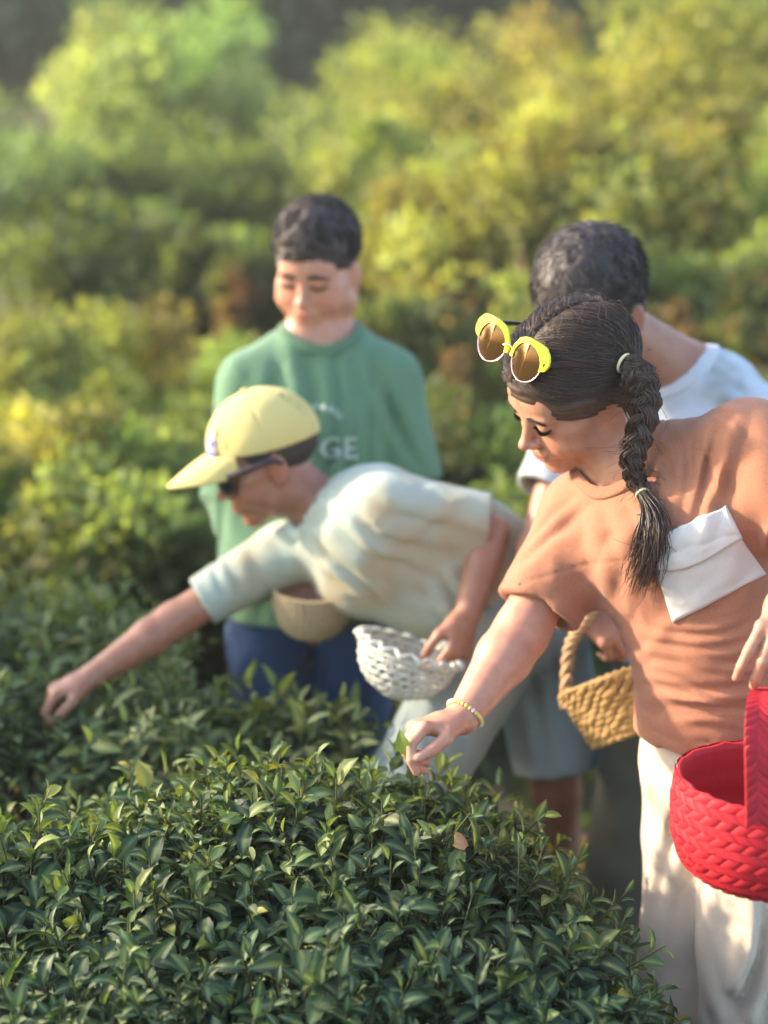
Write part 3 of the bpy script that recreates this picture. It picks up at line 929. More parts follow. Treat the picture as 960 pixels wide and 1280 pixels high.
def face_hairs(S, hc, R, s, parent, seed=0, closed=True, brow_w=1.0):
    """brows and lashes as short hairs rooted on the face"""
    r_ = np.random.default_rng(seed)
    M = lambda q: hc + (np.asarray(q) * s) @ R.T
    for x in (-1, 1):
        n = 130
        t = r_.random(n)
        bx = x * (0.012 + 0.036 * t); bz = 0.0150 + 0.0060 * np.sin(t * 2.6) - 0.004 * t + r_.normal(0, 0.0013, n) * (1.2 - t) * brow_w
        p0 = np.stack([bx, np.full(n, 0.10), bz], -1)
        # drop them onto the skin
        W = M(p0); fw = R[:, 1]
        for _ in range(25): W = W - fw * np.clip(S(W), -0.01, 0.03)[:, None] * 0.8
        W2 = W + (R[:, 0] * x)[None] * (0.007 * s) + (R[:, 2])[None] * (r_.normal(0.0012, 0.0014, n) * s)[:, None] + fw * 0.0006
        W2 = W2 - fw * np.clip(S(W2) - 0.0007, -0.01, 0.01)[:, None]
        W3 = (W + W2) / 2 + fw * 0.0010
        v, f = tubes(np.stack([W, W3, W2], 1), np.array([0.00055, 0.0005, 0.0002]), 3)
        obj('eyebrow', v, f, MAT['brow'], parent)
        n = 60
        t = np.linspace(0, 1, n)
        a = (t - 0.5) * 2
        lx = x * EYE + a * 0.0150; lz = -0.0058 + 0.0048 * np.abs(a) ** 2
        p0 = np.stack([lx, np.full(n, 0.095), lz], -1)
        W = M(p0)
        for _ in range(25): W = W - fw * np.clip(S(W), -0.01, 0.03)[:, None] * 0.8
        ln = 0.0062
        dn = -R[:, 2] * 0.55 + fw * 0.75
        tip = W + (dn[None] + (R[:, 0])[None] * (a * 0.45)[:, None]) * ln * s
        mid = (W + tip) / 2 - R[:, 2] * 0.0008
        v, f = tubes(np.stack([W, mid, tip], 1), np.array([0.00042, 0.00035, 0.00012]), 3)
        line = W[None] + fw * 0.0002
        v2, f2 = tubes(line, 0.0008, 5)
        v, f = joined([(v, f), (v2, f2)])
        obj('eyelash', v, f, MAT['lash'], parent)

def hand_ops(S, wrist, fwd, back, side, curls, thumb, s=1.0, spread=1.0):
    """side +1: right hand. curls: 4 x (mcp, pip, dip) in degrees, index first. thumb: 3 directions in (fwd, thumbward, back)"""
    y = nrm(fwd); z = perp(back, y); x = np.cross(y, z) * (-side)      # x points to the thumb side
    W = np.asarray(wrist, float)
    pt = lambda a, b, c: W + (x * a + y * b + z * c) * s
    S.u(erc(pt(0, -0.012, 0), pt(0.001, 0.030, 0), (0.0215 * s, 0.0175 * s), (0.030 * s, 0.0165 * s), x), 0.014 * s)
    S.u(erc(pt(0.001, 0.028, 0), pt(0.000, 0.066, -0.001), (0.030 * s, 0.0160 * s), (0.0350 * s, 0.0130 * s), x), 0.008 * s)
    S.u(ell(pt(0.020, 0.028, -0.008), np.array([0.017, 0.026, 0.014]) * s, np.stack([x, y, z], 1)), 0.012 * s)
    offs = (0.0270, 0.0090, -0.0090, -0.0255); lens = ((0.036, 0.023, 0.019), (0.040, 0.026, 0.020), (0.037, 0.024, 0.019), (0.029, 0.018, 0.017))
    rads = (0.0085, 0.0088, 0.0083, 0.0073); by = (0.070, 0.073, 0.070, 0.064)
    for i in range(4):
        p = pt(offs[i], by[i], 0.000)
        a = 0.0; sp = (0.10, 0.02, -0.06, -0.16)[i] * spread
        S.u(sph(p + z * 0.001 * s, rads[i] * 1.12 * s), 0.006 * s)
        r = rads[i]
        for j in range(3):
            a += math.radians(curls[i][j])
            d = nrm((y * math.cos(a) - z * math.sin(a)) + x * sp * math.cos(a))
            q = p + d * lens[i][j] * s
            r2 = r * (0.93, 0.90, 0.82)[j]
            S.u(rc(p, q, r * s, r2 * s), (0.004 if j == 0 else 0.0016) * s)
            p = q; r = r2
    p = pt(0.023, 0.018, -0.006); r = 0.0120
    for j, (dv, ln) in enumerate(zip(thumb, (0.036, 0.030, 0.024))):
        d = nrm(y * dv[0] + x * dv[1] + z * dv[2])
        q = p + d * ln * s; r2 = r * (0.86, 0.92, 0.80)[j]
        S.u(rc(p, q, r * s, r2 * s), (0.010, 0.003, 0.002)[j] * s)
        p = q; r = r2
    return p

def collar(T, cap, w=0.0085, t=0.0050):
    """open the neck of a shirt with the solid cap and lay a ribbed band round the opening"""
    pre = Solid(); pre.ops = list(T.ops)
    T.s(cap, 0.006)
    B = Solid()
    rib = lambda p: np.maximum(np.abs(cap(p) - 0.8 * w) - w, np.abs(pre(p)) - t)
    B.u(rib)
    return B
def collar_obj(B, c, mat, parent, r=0.11):
    v, q = B.mesh(c - r, c + r, 0.0030)
    if len(q): obj('collar', v, q, mat, parent)

def wrinkle(c, along, across, radius, amp, wl, seed=0, warp=0.5, stretch=(1, 1, 1)):
    """soft ridges of cloth running along a direction, fading out at the radius"""
    along = nrm(along); across = perp(across, along); third = np.cross(along, across).astype(F32)
    c = np.asarray(c, F32); along = along.astype(F32); across = across.astype(F32)
    def f(p):
        q = p - c
        w = smooth01(1 - np.linalg.norm(q, axis=1) / radius)
        t = q @ along; sc = q @ across
        n = vnoise(np.stack([t / (wl * 5) + seed, sc / (wl * 2.5), q @ third / (wl * 3)], -1))
        n2 = vnoise(np.stack([t / (wl * 3) + seed * 3.7, sc / (wl * 1.2) + 9, t * 0 + seed], -1))
        ph = sc / wl + n * warp * 2.2
        r_ = np.sin(2 * math.pi * ph)
        r_ = 0.45 * r_ + 0.75 * (2 * np.abs(np.sin(math.pi * ph + 0.6)) - 1.15)
        return -amp * w * r_ * (0.55 + 0.75 * n2)
    return f, c, radius
def crumple(c, radius, amp, wl, seed=0):
    c = np.asarray(c, F32)
    def f(p):
        q = p - c
        w = smooth01(1.3 - 1.3 * np.linalg.norm(q, axis=1) / radius)
        n = vnoise(q / wl + seed * 5.1); m = vnoise(q / (wl * 0.45) + seed)
        return -amp * w * ((1 - 2 * np.abs(n)) * 0.8 + 0.35 * m)
    return f, c, radius
def bounds(pts, m):
    p = np.array(pts); return p.min(0) - m, p.max(0) + m

def limb(S, a, b, c, ra, rb, rc_, k=0.02):
    S.u(rc(a, b, ra, rb), k); 
    m = b + (c - b) * 0.30
    S.u(rc(b, m, rb, rb * 1.03), 0.015); S.u(rc(m, c, rb * 1.03, rc_), 0.01)

def sleeve(a, b, ra, rb, u, depth=0.022, ecc=1.0, wall=0.012):
    """an open sleeve from a to b: (ru, rv) radii, hollow at the cuff"""
    a = np.asarray(a, float); b = np.asarray(b, float); w = nrm(b - a)
    f = cut(erc(a, b + w * 0.03, ra, rb, u), b, w, 0.003)
    g = erc(b - w * depth, b + w * 0.08, (rb[0] - wall, rb[1] - wall), (rb[0] - wall, rb[1] - wall), u, cap=0.15)
    return minus(f, g)

def shoe(parent, ankle, toe_dir, mat, h=0.006, gz=None):
    a = np.asarray(ankle, float); z0 = float(ground_z(a[0], a[1])) if gz is None else gz
    d = nrm(V(toe_dir[0], toe_dir[1], 0)); c = V(a[0], a[1], z0)
    S = Solid()
    S.u(erc(c + V(0, 0, 0.042) - d * 0.03, c + V(0, 0, 0.036) + d * 0.12, (0.036, 0.040), (0.040, 0.032), np.cross(d, V(0, 0, 1))))
    S.u(rc(c + V(0, 0, 0.05), V(a[0], a[1], z0 + 0.09), 0.042, 0.044), 0.03)
    S.s(lambda p: p[:, 2] - z0 - 0.002, 0.004)
    lo, hi = bounds([c - d * 0.08, c + d * 0.18, c + V(0, 0, 0.14)], 0.06)
    v, q = S.mesh(lo, hi, h)
    return obj('shoe', v, q, mat, parent)

MAT['skin_girl'] = mat_skin('skin_girl'); MAT['brow'] = mat_hair('brow_hair', (0.012, 0.009, 0.008), 0.8); MAT['lash'] = mat_plain('lash_hair', (0.008, 0.006, 0.005), 0.9, 0.05)
MAT['hair_girl'] = mat_hair('hair_girl', (0.060, 0.038, 0.028), 0.46)
MAT['terracotta'] = mat_cloth('terracotta_jersey', (0.375, 0.158, 0.090), 0.16)
MAT['terracotta_rib'] = mat_cloth('terracotta_rib', (0.34, 0.140, 0.078), 0.2, weave=500)
MAT['pocket'] = mat_cloth('white_cotton', (0.66, 0.64, 0.60), 0.06, weave=1500)
MAT['cream'] = mat_cloth('cream_cotton', (0.60, 0.50, 0.39), 0.08, weave=1300)
MAT['sole'] = mat_plain('shoe_canvas', (0.55, 0.53, 0.50), 0.8, 0.3, nz=0.15)
MAT['tie'] = mat_plain('hair_tie_elastic', (0.75, 0.68, 0.42), 0.7, 0.3)

def hair_shell_strands(hc, R, s, c, rad, roots, ends, m, r_, jitter=0.0015, sag=None, lift=0.004):
    """strands that run over the ellipsoid of the head from root directions to end directions"""
    n = len(roots)
    t = np.linspace(0, 1, m)
    dot = np.clip((roots * ends).sum(1), -0.999, 0.999); om = np.arccos(dot)
    a = np.sin((1 - t)[None] * om[:, None]) / np.sin(om)[:, None]; b = np.sin(t[None] * om[:, None]) / np.sin(om)[:, None]
    d = roots[:, None] * a[..., None] + ends[:, None] * b[..., None]
    if sag is not None: d = d + sag[:, None, :] * np.sin(math.pi * t)[None, :, None]
    d /= np.linalg.norm(d, axis=2, keepdims=True)
    h = r_.uniform(-0.001, lift, n)
    wob = np.cumsum(r_.normal(0, jitter, (n, m, 3)), 1) * np.sin(math.pi * t)[None, :, None]
    q = np.asarray(c) + d * (np.asarray(rad)[None, None] + h[:, None, None] * (0.35 + np.sin(math.pi * t) ** 0.6)[None, :, None]) + wob
    return hc + (q * s) @ R.T

def build_girl():
    R = np.stack([nrm(V(-0.465, 0.849, 0.249)), nrm(V(-0.812, -0.298, -0.502)), nrm(V(-0.352, -0.436, 0.828))], 1)
    s = 0.94
    hc = P(715.4, 489, 2.05)
    M = lambda q: hc + (np.asarray(q, float) * s) @ R.T
    nek = P(797, 571, 2.06)
    che = P(838, 665, 2.05); bel = P(890, 800, 2.07); pel = P(900, 935, 2.11)
    shR = P(722, 655, 2.15); elR = P(652, 790, 2.10); wrR = P(577, 898, 2.03)
    shL = P(938, 560, 1.96); elL = P(1050, 640, 1.90); wrL = P(1003, 736, 1.80)
    hipR = P(872, 985, 2.19); knR = P(862, 1165, 2.18); anR = P(862, 1395, 2.17)
    hipL = P(938, 990, 2.08); knL = P(942, 1185, 2.03); anL = P(948, 1405, 2.06)
    lat = nrm(shL - shR)
    root = empty('person', (hipL[0], hipL[1], 0.0), 'girl in a terracotta T-shirt and cream trousers bending to pick a tea leaf', 'person')

    # ---- body, one continuous skin
    S = Solid()
    head_ops(S, hc, R, s, smile=0.8, chub=0.85)
    S.u(rc(M((0, -0.022, -0.055)), nek + V(0.0, 0.0, -0.01), 0.047, 0.052), 0.035)
    S.u(erc(nek + V(0.01, 0, -0.03), che, (0.10, 0.055), (0.085, 0.05), lat), 0.04)
    S.u(erc(che, bel, (0.08, 0.05), (0.06, 0.05), lat), 0.03)
    S.u(erc(bel, pel, (0.06, 0.05), (0.06, 0.05), lat), 0.03)
    limb(S, shR, elR, wrR, 0.041, 0.038, 0.0225, 0.04)
    limb(S, shL, elL, wrL, 0.043, 0.036, 0.0225, 0.04)
    limb(S, hipR, knR, anR, 0.036, 0.032, 0.030, 0.04)
    limb(S, hipL, knL, anL, 0.036, 0.032, 0.030, 0.04)
    # right hand pinching a leaf
    fwd = nrm(P(500, 914, 1.985) - wrR); back = nrm(V(-0.42, 0.10, 0.88))
    hand_ops(S, wrR + fwd * 0.008, fwd, back, +1, ((34, 46, 26), (50, 62, 38), (58, 68, 42), (62, 66, 42)),
             ((0.80, 0.50, -0.42), (0.95, 0.05, -0.42), (0.95, -0.15, -0.30)), s=0.90)
    # left hand closed on the basket handle
    fwdL = nrm(P(948, 862, 1.725) - P(1000, 742, 1.795)); backL = nrm(V(-0.30, -0.90, 0.25))
    hand_ops(S, P(1000, 742, 1.795), fwdL, backL, -1, ((16, 26, 16), (22, 40, 24), (30, 60, 35), (40, 70, 40)),
             ((0.85, -0.35, -0.55), (0.9, -0.5, -0.55), (0.8, -0.6, -0.6)), s=0.92)
    S.u(rc(wrL, P(1000, 742, 1.795), 0.0225, 0.021), 0.012)
    lo, hi = bounds([hc + 0.14, hc - 0.14, shR, wrR + fwd * 0.12, elL, wrL + fwdL * 0.12, anR, anL, P(1000, 742, 1.8)], 0.07)
    v, q = S.mesh(lo, hi, 0.0029)
    skin = np.array([0.46, 0.235, 0.155])
    obj('body', v, q, MAT['skin_girl'], root, {'col': head_color(hc, R, s, skin)(v)})
    face_hairs(S, hc, R, s, root, seed=3)

    # ---- T-shirt
    T = Solid()
    hem = P(894, 910, 2.10)
    T.u(erc(nek + V(0.02, 0.0, -0.035), che, (0.115, 0.066), (0.150, 0.090), lat))
    T.u(erc(P(727, 640, 2.13), P(935, 560, 1.98), (0.052, 0.052), (0.054, 0.054), V(0, 0, 1)), 0.05)
    T.u(erc(che, bel, (0.146, 0.090), (0.108, 0.098), lat), 0.04)
    tdir = nrm(hem - bel)
    T.u(cut(erc(bel, hem + tdir * 0.08, (0.108, 0.098), (0.122, 0.112), lat), hem, tdir, 0.004), 0.03)
    cuffR = P(671, 763, 2.112); cuffL = P(1008, 640, 1.915)
    uR = perp(V(0.4, -0.9, 0.3), cuffR - shR)
    T.u(sleeve(shR + V(0.012, 0, 0.012), cuffR, (0.062, 0.060), (0.068, 0.062), uR, depth=0.012, wall=0.015), 0.035)
    T.u(sleeve(shL + V(0, 0, 0.004), cuffL, (0.064, 0.060), (0.068, 0.064), V(0, 1, 0.2)), 0.035)
    ndir = nrm(M((0, -0.02, -0.05)) - nek)
    ncen = nek + ndir * 0.004
    band = collar(T, rc(ncen + ndir * 0.013 + V(-0.014, -0.015, -0.006), ncen + ndir * 0.12, 0.060, 0.077))
    down = nrm(hem - che)
    fr = nrm(np.cross(lat, down)); fr = fr if fr[1] < 0 else -fr
    # folds: fan out from the armpits, ripple along the waist, crumple in the sleeve
    ap = P(735, 735, 2.05)
    T.d(*wrinkle(ap, P(840, 640, 2.0) - ap, V(0, 0, 1), 0.16, 0.0055, 0.036, 1))
    T.d(*wrinkle(P(790, 690, 1.97), P(740, 610, 2.0) - P(800, 800, 1.98), V(1, 0, 0.2), 0.135, 0.0042, 0.034, 2))
    T.d(*wrinkle(P(880, 840, 1.97), V(1, -0.2, 0.12), V(0, 0, 1), 0.15, 0.0055, 0.040, 3, warp=0.9))
    T.d(*wrinkle(P(850, 890, 2.0), V(1, -0.2, -0.35), V(0, 0, 1), 0.11, 0.0050, 0.026, 4, warp=0.7))
    T.d(*wrinkle(P(700, 700, 2.06), uR + 0.35 * nrm(cuffR - shR), cuffR - shR, 0.105, 0.0058, 0.034, 5, warp=1.0))
    T.d(*wrinkle(P(905, 600, 1.9), P(900, 660, 1.9) - P(930, 520, 1.9), V(1, 0, 0), 0.13, 0.0055, 0.032, 6))
    T.d(*wrinkle(P(930, 760, 1.92), V(0.5, -0.1, 0.8), V(1, 0, -0.4), 0.10, 0.0035, 0.040, 8))
    T.d(*wrinkle(P(900, 860, 1.97), V(1, -0.2, -0.1), V(0, 0, 1), 0.11, 0.0026, 0.024, 15, warp=1.0))
    T.d(*wrinkle(P(860, 560, 1.98), P(930, 640, 1.9) - P(830, 520, 2.0), V(0.5, 0, 0.8), 0.15, 0.0035, 0.030, 16, warp=0.9))
    T.d(*crumple(che, 0.34, 0.0030, 0.045, 1))
    # seams: hem lines, cuff lines and the yoke seam across the chest
    def seam(c, n, w=0.0016, depth=0.0016):
        c = np.asarray(c, float); n = nrm(n)
        return lambda p: depth * np.exp(-(((p - c) @ n) / w) ** 2)
    T.d(seam(hem - tdir * 0.022, tdir), hem, 0.2)
    T.d(seam(cuffR - nrm(cuffR - shR) * 0.020, cuffR - shR), cuffR, 0.10)
    yo = P(765, 707, 1.98)
    T.d(seam(yo, nrm(np.cross(P(830, 690, 1.93) - P(720, 705, 2.05), fr)), 0.0018, 0.0020), yo, 0.12)
    lo, hi = bounds([shR, shL, cuffR, cuffL, hem, bel, nek], 0.165)
    v, q = T.mesh(lo, hi, 0.0038)
    obj('shirt', v, q, MAT['terracotta'], root)
    collar_obj(band, ncen, MAT['terracotta_rib'], root)

    # ---- breast pocket with a flap, sewn on
    def patch(name, quad, d0, off, mat, parent, nu=22, nv=16, thick=0.003, edge=None, stitch=True):
        a, b, c, d = [np.array(k, float) for k in quad]
        U, W = np.meshgrid(np.linspace(0, 1, nu), np.linspace(0, 1, nv), indexing='ij')
        g = (a * (1 - U)[..., None] + b * U[..., None]) * (1 - W)[..., None] + (d * (1 - U)[..., None] + c * U[..., None]) * W[..., None]
        if edge is not None: g = edge(g, U, W)
        p = hit(T, g[..., 0].ravel(), g[..., 1].ravel(), d0)
        n = grad(T, p, 0.012)
        rim = np.minimum(np.minimum(U, 1 - U) * nu / 2.0, np.minimum(W, 1 - W) * nv / 2.0).ravel()
        o = off + 0.0016 * vnoise(p * 55) + 0.0042 * vnoise(p * 24 + 3.1) * np.clip(rim / 3, 0, 1) + (0.0012 * np.clip(rim, 0, 1))
        if stitch: o = o - 0.0010 * np.exp(-((rim - 1.0) / 0.35) ** 2)
        top = p + n * o[:, None]; bot = p - n * 0.003
        I = np.arange(nu * nv).reshape(nu, nv)
        bd = np.concatenate([I[:, 0], I[-1, 1:], I[-2::-1, -1], I[0, -2:0:-1]])
        f = grid_faces(nu, nv); N = nu * nv
        nb = np.roll(bd, -1)
        side = np.stack([bd, bd + N, nb + N, nb], -1)
        fc = np.concatenate([f, side])
        return obj(name, np.concatenate([top, bot]), fc, mat, parent)
    pk = patch('pocket', ((820, 710), (922, 666), (956, 717), (842, 778)), 1.7, 0.0036, MAT['pocket'], root)
    def flapedge(g, U, W):
        g = g.copy(); g[..., 1] += 9 * W * np.sin(np.pi * U) + 3 * W * np.sin(5 * U); g[..., 0] += 2 * W
        return g
    patch('pocket_flap', ((828, 669), (908, 632), (925, 672), (817, 710)), 1.7, 0.0085, MAT['pocket'], pk, edge=flapedge)

    # ---- trousers
    G = Solid()
    waist = P(896, 880, 2.10)
    G.u(erc(waist, pel + V(0, 0, -0.03), (0.104, 0.086), (0.118, 0.100), lat))
    for hp, kn, an in ((hipR, knR, anR), (hipL, knL, anL)):
        G.u(rc(hp, kn, 0.078, 0.070), 0.030)
        w = nrm(an - kn)
        G.u(sleeve(kn, an + V(0, 0, 0.03), (0.069, 0.069), (0.088, 0.088), V(1, 0, 0), 0.05), 0.015)
    G.d(*wrinkle(P(850, 985, 2.05), V(0.75, -0.2, -0.5), V(0.4, 0, 0.8), 0.15, 0.0050, 0.050, 11))
    G.d(*wrinkle(P(850, 1120, 2.05), V(0.15, 0, 1), V(1, -0.2, 0), 0.22, 0.0095, 0.052, 12))
    G.d(*wrinkle(P(920, 1200, 1.95), V(0.25, 0, 1), V(1, -0.2, 0), 0.24, 0.0100, 0.056, 13))
    G.d(*wrinkle(P(905, 1250, 1.95), V(-0.6, 0, 1), V(1, 0, 0.5), 0.14, 0.0060, 0.045, 14))
    G.d(*crumple(P(890, 1150, 2.0), 0.45, 0.0042, 0.07, 4))
    lo, hi = bounds([waist, anR, anL, hipR, hipL], 0.15)
    v, q = G.mesh(lo, hi, 0.0046)
    obj('trousers', v, q, MAT['cream'], root)
    shoe(root, anL, (-0.7, -0.5), MAT['sole']); shoe(root, anR, (-0.8, -0.4), MAT['sole'])

    # ---- hair: parted in the middle, gathered at both sides
    r_ = np.random.default_rng(8)
    c = V(0, -0.015, 0.042); rad = V(0.0735, 0.092, 0.078) + 0.010
    H = Solid()
    H.u(xform(ell(c, rad), R, hc, s))
    H.u(xform(ell((0, -0.05, -0.012), (0.066, 0.052, 0.060)), R, hc, s), 0.02)
    for x in (-1, 1):
        H.u(xform(ell((x * 0.060, 0.010, 0.030), (0.020, 0.045, 0.024)), R, hc, s), 0.025)
        H.u(xform(ell((x * 0.066, -0.048, 0.000), (0.026, 0.034, 0.032)), R, hc, s), 0.02)
    H.s(xform(ell((0, 0.105, -0.075), (0.074, 0.062, 0.118)), R, hc, s), 0.006)
    H.s(xform(ell((0, 0.045, -0.110), (0.095, 0.085, 0.085)), R, hc, s), 0.006)
    def strandtex(p):
        q = ((p - hc) @ R) / s - V(0, -0.05, 0.0)
        a = np.arctan2(q[:, 2] + 0.02, q[:, 1] + 0.015)
        return -0.0011 * np.sin(a * 46 + 5 * vnoise(q * 30) + np.abs(q[:, 0]) * 60)
    H.d(strandtex, hc, 0.2)
    pr = [c + (V(0.0735, 0.092, 0.078) + 0.0045) * V(0, math.cos(a_), math.sin(a_)) for a_ in np.linspace(0.45, 2.0, 9)]
    for a_, b_ in zip(pr[:-1], pr[1:]): H.s(xform(rc(a_, b_, 0.0066, 0.0066), R, hc, s), 0.002)
    lo, hi = bounds([hc + 0.135, hc - 0.135], 0.01)
    v, q = H.mesh(lo, hi, 0.0024)
    hair = obj('hair', v, q, MAT['hair_girl'], root)
    tieL = nrm(V(-0.80, -0.52, -0.10)); tieR = nrm(V(0.80, -0.52, -0.10))
    groups = []
    for x, tie in ((-1, tieL), (1, tieR)):
        n = 2600 if x < 0 else 600
        th = r_.uniform(0.34, 2.7, n)
        roots = np.stack([x * r_.uniform(0.05, 0.10, n), np.cos(th), np.sin(th)], -1)
        roots /= np.linalg.norm(roots, axis=1, keepdims=True)
        ends = tie + r_.normal(0, 0.10, (n, 3)); ends /= np.linalg.norm(ends, axis=1, keepdims=True)
        fr_ = smooth01((1.15 - th) / 0.8)
        sag = np.stack([x * 0.25 * fr_, 0.22 * fr_, -0.24 * fr_], -1) * r_.uniform(0.55, 1.0, n)[:, None]
        groups.append(hair_shell_strands(hc, R, s, c, rad + 0.001, roots, ends, 10, r_, 0.0009, sag, 0.0050))
    # flyaways
    n = 160
    th = r_.uniform(0.4, 2.6, n); sx = r_.choice([-1, 1], n)
    roots = np.stack([sx * 0.03, np.cos(th), np.sin(th)], -1); roots /= np.linalg.norm(roots, axis=1, keepdims=True)
    ends = roots + r_.normal(0, 0.35, (n, 3)); ends /= np.linalg.norm(ends, axis=1, keepdims=True)
    fly = hair_shell_strands(hc, R, s, c, rad + 0.002, roots, ends, 10, r_, 0.0014, None, 0.012)
    v, f = tubes(np.concatenate(groups), np.array([0.4] + [0.75] * 8 + [0.4]) * 0.00070, 3)
    v2, f2 = tubes(fly, 0.00022, 3)
    v, f = joined([(v, f), (v2, f2)])
    obj('hair_strands', v, f, MAT['hair_girl'], hair)

    # ---- the braid over her shoulder
    def onT(px, py, off):
        p = hit(lambda z: np.minimum(T(z), H(z)), [px], [py], 1.6)[0]
        return p + nrm(CAM - p) * off
    dpt = lambda p: float((p - CAM) @ _f)
    tie1 = onT(776, 452, 0.006); low = onT(797, 606, 0.020)
    d1, d2 = dpt(tie1), dpt(low)
    br_ = lambda px, py, t, o=0.0: P(px, py, d1 + (d2 - d1) * t - o)
    path = spline([tie1, br_(794, 464, 0.1, 0.012), br_(806, 495, 0.25, 0.016), br_(799, 540, 0.5, 0.014), br_(789, 577, 0.8, 0.008), low, onT(816, 645, 0.016), onT(812, 690, 0.012), onT(797, 738, 0.008)], 120)
    tg = np.gradient(path, axis=0); tg /= np.linalg.norm(tg, axis=1, keepdims=True)
    vd = nrm(CAM - path[40])
    side = np.cross(tg, vd); side /= np.linalg.norm(side, axis=1, keepdims=True); dep = np.cross(side, tg)
    k = np.linspace(0, 1, 120)
    kt = 0.66
    bl = np.interp(k, [0, 0.04, 0.14, 0.3, 0.45, 0.6, 0.655, 0.68, 0.78, 0.9, 1.0], [0.5, 1.25, 1.6, 1.35, 1.1, 0.85, 0.52, 0.55, 1.25, 1.15, 0.8])
    wv = np.interp(k, [0, 0.10, 0.2, 0.62, 0.67, 1], [0, 0.5, 1, 0.9, 0, 0])
    paths = []
    for st in range(3):
        ph = k * 2 * math.pi * 5.2 + st * 2 * math.pi / 3
        cx = 0.0095 * bl * np.sin(ph) * wv; cz = 0.0040 * bl * np.sin(2 * ph) * wv
        cen = path + side * cx[:, None] + dep * cz[:, None]
        for j in range(170):
            a = r_.uniform(0, 6.28); rr = math.sqrt(r_.random())
            tw = a + k * 3.0
            rad_ = 0.0086 * bl * (wv * 0.8 + (1 - wv) * 1.25)
            off = side * (np.cos(tw) * rr * rad_)[:, None] + dep * (np.sin(tw) * rr * rad_ * 0.75)[:, None]
            wob = np.cumsum(r_.normal(0, 0.00026, (120, 3)), 0) * (1 + 3 * smooth01((k - kt) / 0.3))[:, None]
            e = int(120 * r_.uniform(0.86, 1.0)) if r_.random() < 0.8 else int(120 * r_.uniform(0.6, 0.9))
            idx = np.linspace(0, e - 1, 32).astype(int)
            paths.append((cen + off + wob)[idx])
    paths = np.array(paths)
    v, f = tubes(paths, np.array([0.85] * 26 + [0.75, 0.7, 0.6, 0.5, 0.4, 0.2]) * 0.00112, 3)
    # loose hairs sticking out of the braid
    ex = []
    for j in range(240):
        i = r_.integers(6, 100)
        p0 = path[i] + side[i] * r_.normal(0, 0.008) + dep[i] * r_.normal(0, 0.005)
        d = tg[i] * r_.uniform(0.4, 1.2) + side[i] * r_.normal(0, 0.8) + dep[i] * r_.normal(0, 0.4)
        p2 = p0 + d * r_.uniform(0.010, 0.028); p1 = (p0 + p2) / 2 + r_.normal(0, 0.004, 3)
        ex.append(spline([p0, p1, p2], 6))
    v2, f2 = tubes(np.array(ex), 0.00035, 3)
    v, f = joined([(v, f), (v2, f2)])
    braid = obj('braid', v, f, MAT['hair_girl'], root)
    for i, rr, nm in ((3, 0.0125, 'hair_tie'), (79, 0.0085, 'hair_tie')):
        a = np.linspace(0, 2 * math.pi, 22)
        ring = path[i] + side[i] * (np.cos(a) * rr)[:, None] + dep[i] * (np.sin(a) * rr)[:, None]
        v, f = tubes(ring[None], 0.0022 if i == 3 else 0.0016, 6, ref=tg[i])
        obj(nm, v, f, MAT['tie'], braid)

    # ---- bead bracelet
    beads = []
    wa = nrm(elR - wrR); bc = wrR + fwd * -0.004 + wa * 0.006
    ux = perp(V(0.3, -1, 0.2), wa); uy = np.cross(wa, ux)
    br = empty('bracelet', bc, 'thin yellow and white bead bracelet on the wrist of the picking hand', 'bracelet')
    S2 = Solid(); 
    a = np.linspace(0, 2 * math.pi, 31)[:-1]
    ring = bc + ux * (np.cos(a) * 0.028)[:, None] + uy * (np.sin(a) * 0.028)[:, None]
    dd = S(ring)
    nn = grad(S, ring)
    ring = ring - nn * (dd - 0.0022)[:, None]
    sv, sf = uv_ball(6, 8)
    me = [make_mesh('bead', sv * 0.0031, sf, MAT['bead_' + c_]) for c_ in ('yellow', 'white')]
    for j, p in enumerate(ring):
        o = link('bead', me[0] if (j % 8) < 5 else me[1], br); o.location = p
    tv, tf = tubes(np.vstack([ring, ring[:1]])[None], 0.0008, 4)
    obj('string', tv, tf, MAT['tie'], br)

    # ---- the picked leaf between thumb and finger
    t = leaf_template(rows=7, cols=5, width=0.52, fold=0.35, bend=0.4, seed=4)
    base = P(511, 945, 1.962)
    v, f, rb = place_leaves(t, base[None], V(-0.35, -0.15, 0.9)[None], V(-0.35, -0.85, -0.1)[None], np.array([0.040]))
    o = obj('picked_leaf', v, f, MAT['tea'], None, {'col': np.tile(V(0.13, 0.21, 0.04), (len(v), 1)), 'rib': rb})
    tag(o, 'single fresh green tea leaf pinched between the fingers of the girl', 'leaf')
    return dict(T=T, H=H, S=S, hc=hc, R=R, s=s, M=M, root=root)

def uv_ball(nu, nv):
    th = np.linspace(0, math.pi, nu + 1); ph = np.linspace(0, 2 * math.pi, nv, endpoint=False)
    v = np.stack([np.outer(np.sin(th), np.cos(ph)), np.outer(np.sin(th), np.sin(ph)), np.outer(np.cos(th), np.ones(nv))], -1).reshape(-1, 3)
    I = np.arange((nu + 1) * nv).reshape(nu + 1, nv); J = np.roll(I, -1, 1)
    return v, np.stack([I[:-1], I[1:], J[1:], J[:-1]], -1).reshape(-1, 4)
MAT['bead_yellow'] = mat_plain('bead_yellow', (0.72, 0.55, 0.18), 0.3, 0.5)
MAT['bead_white'] = mat_plain('bead_white', (0.75, 0.66, 0.62), 0.3, 0.5)

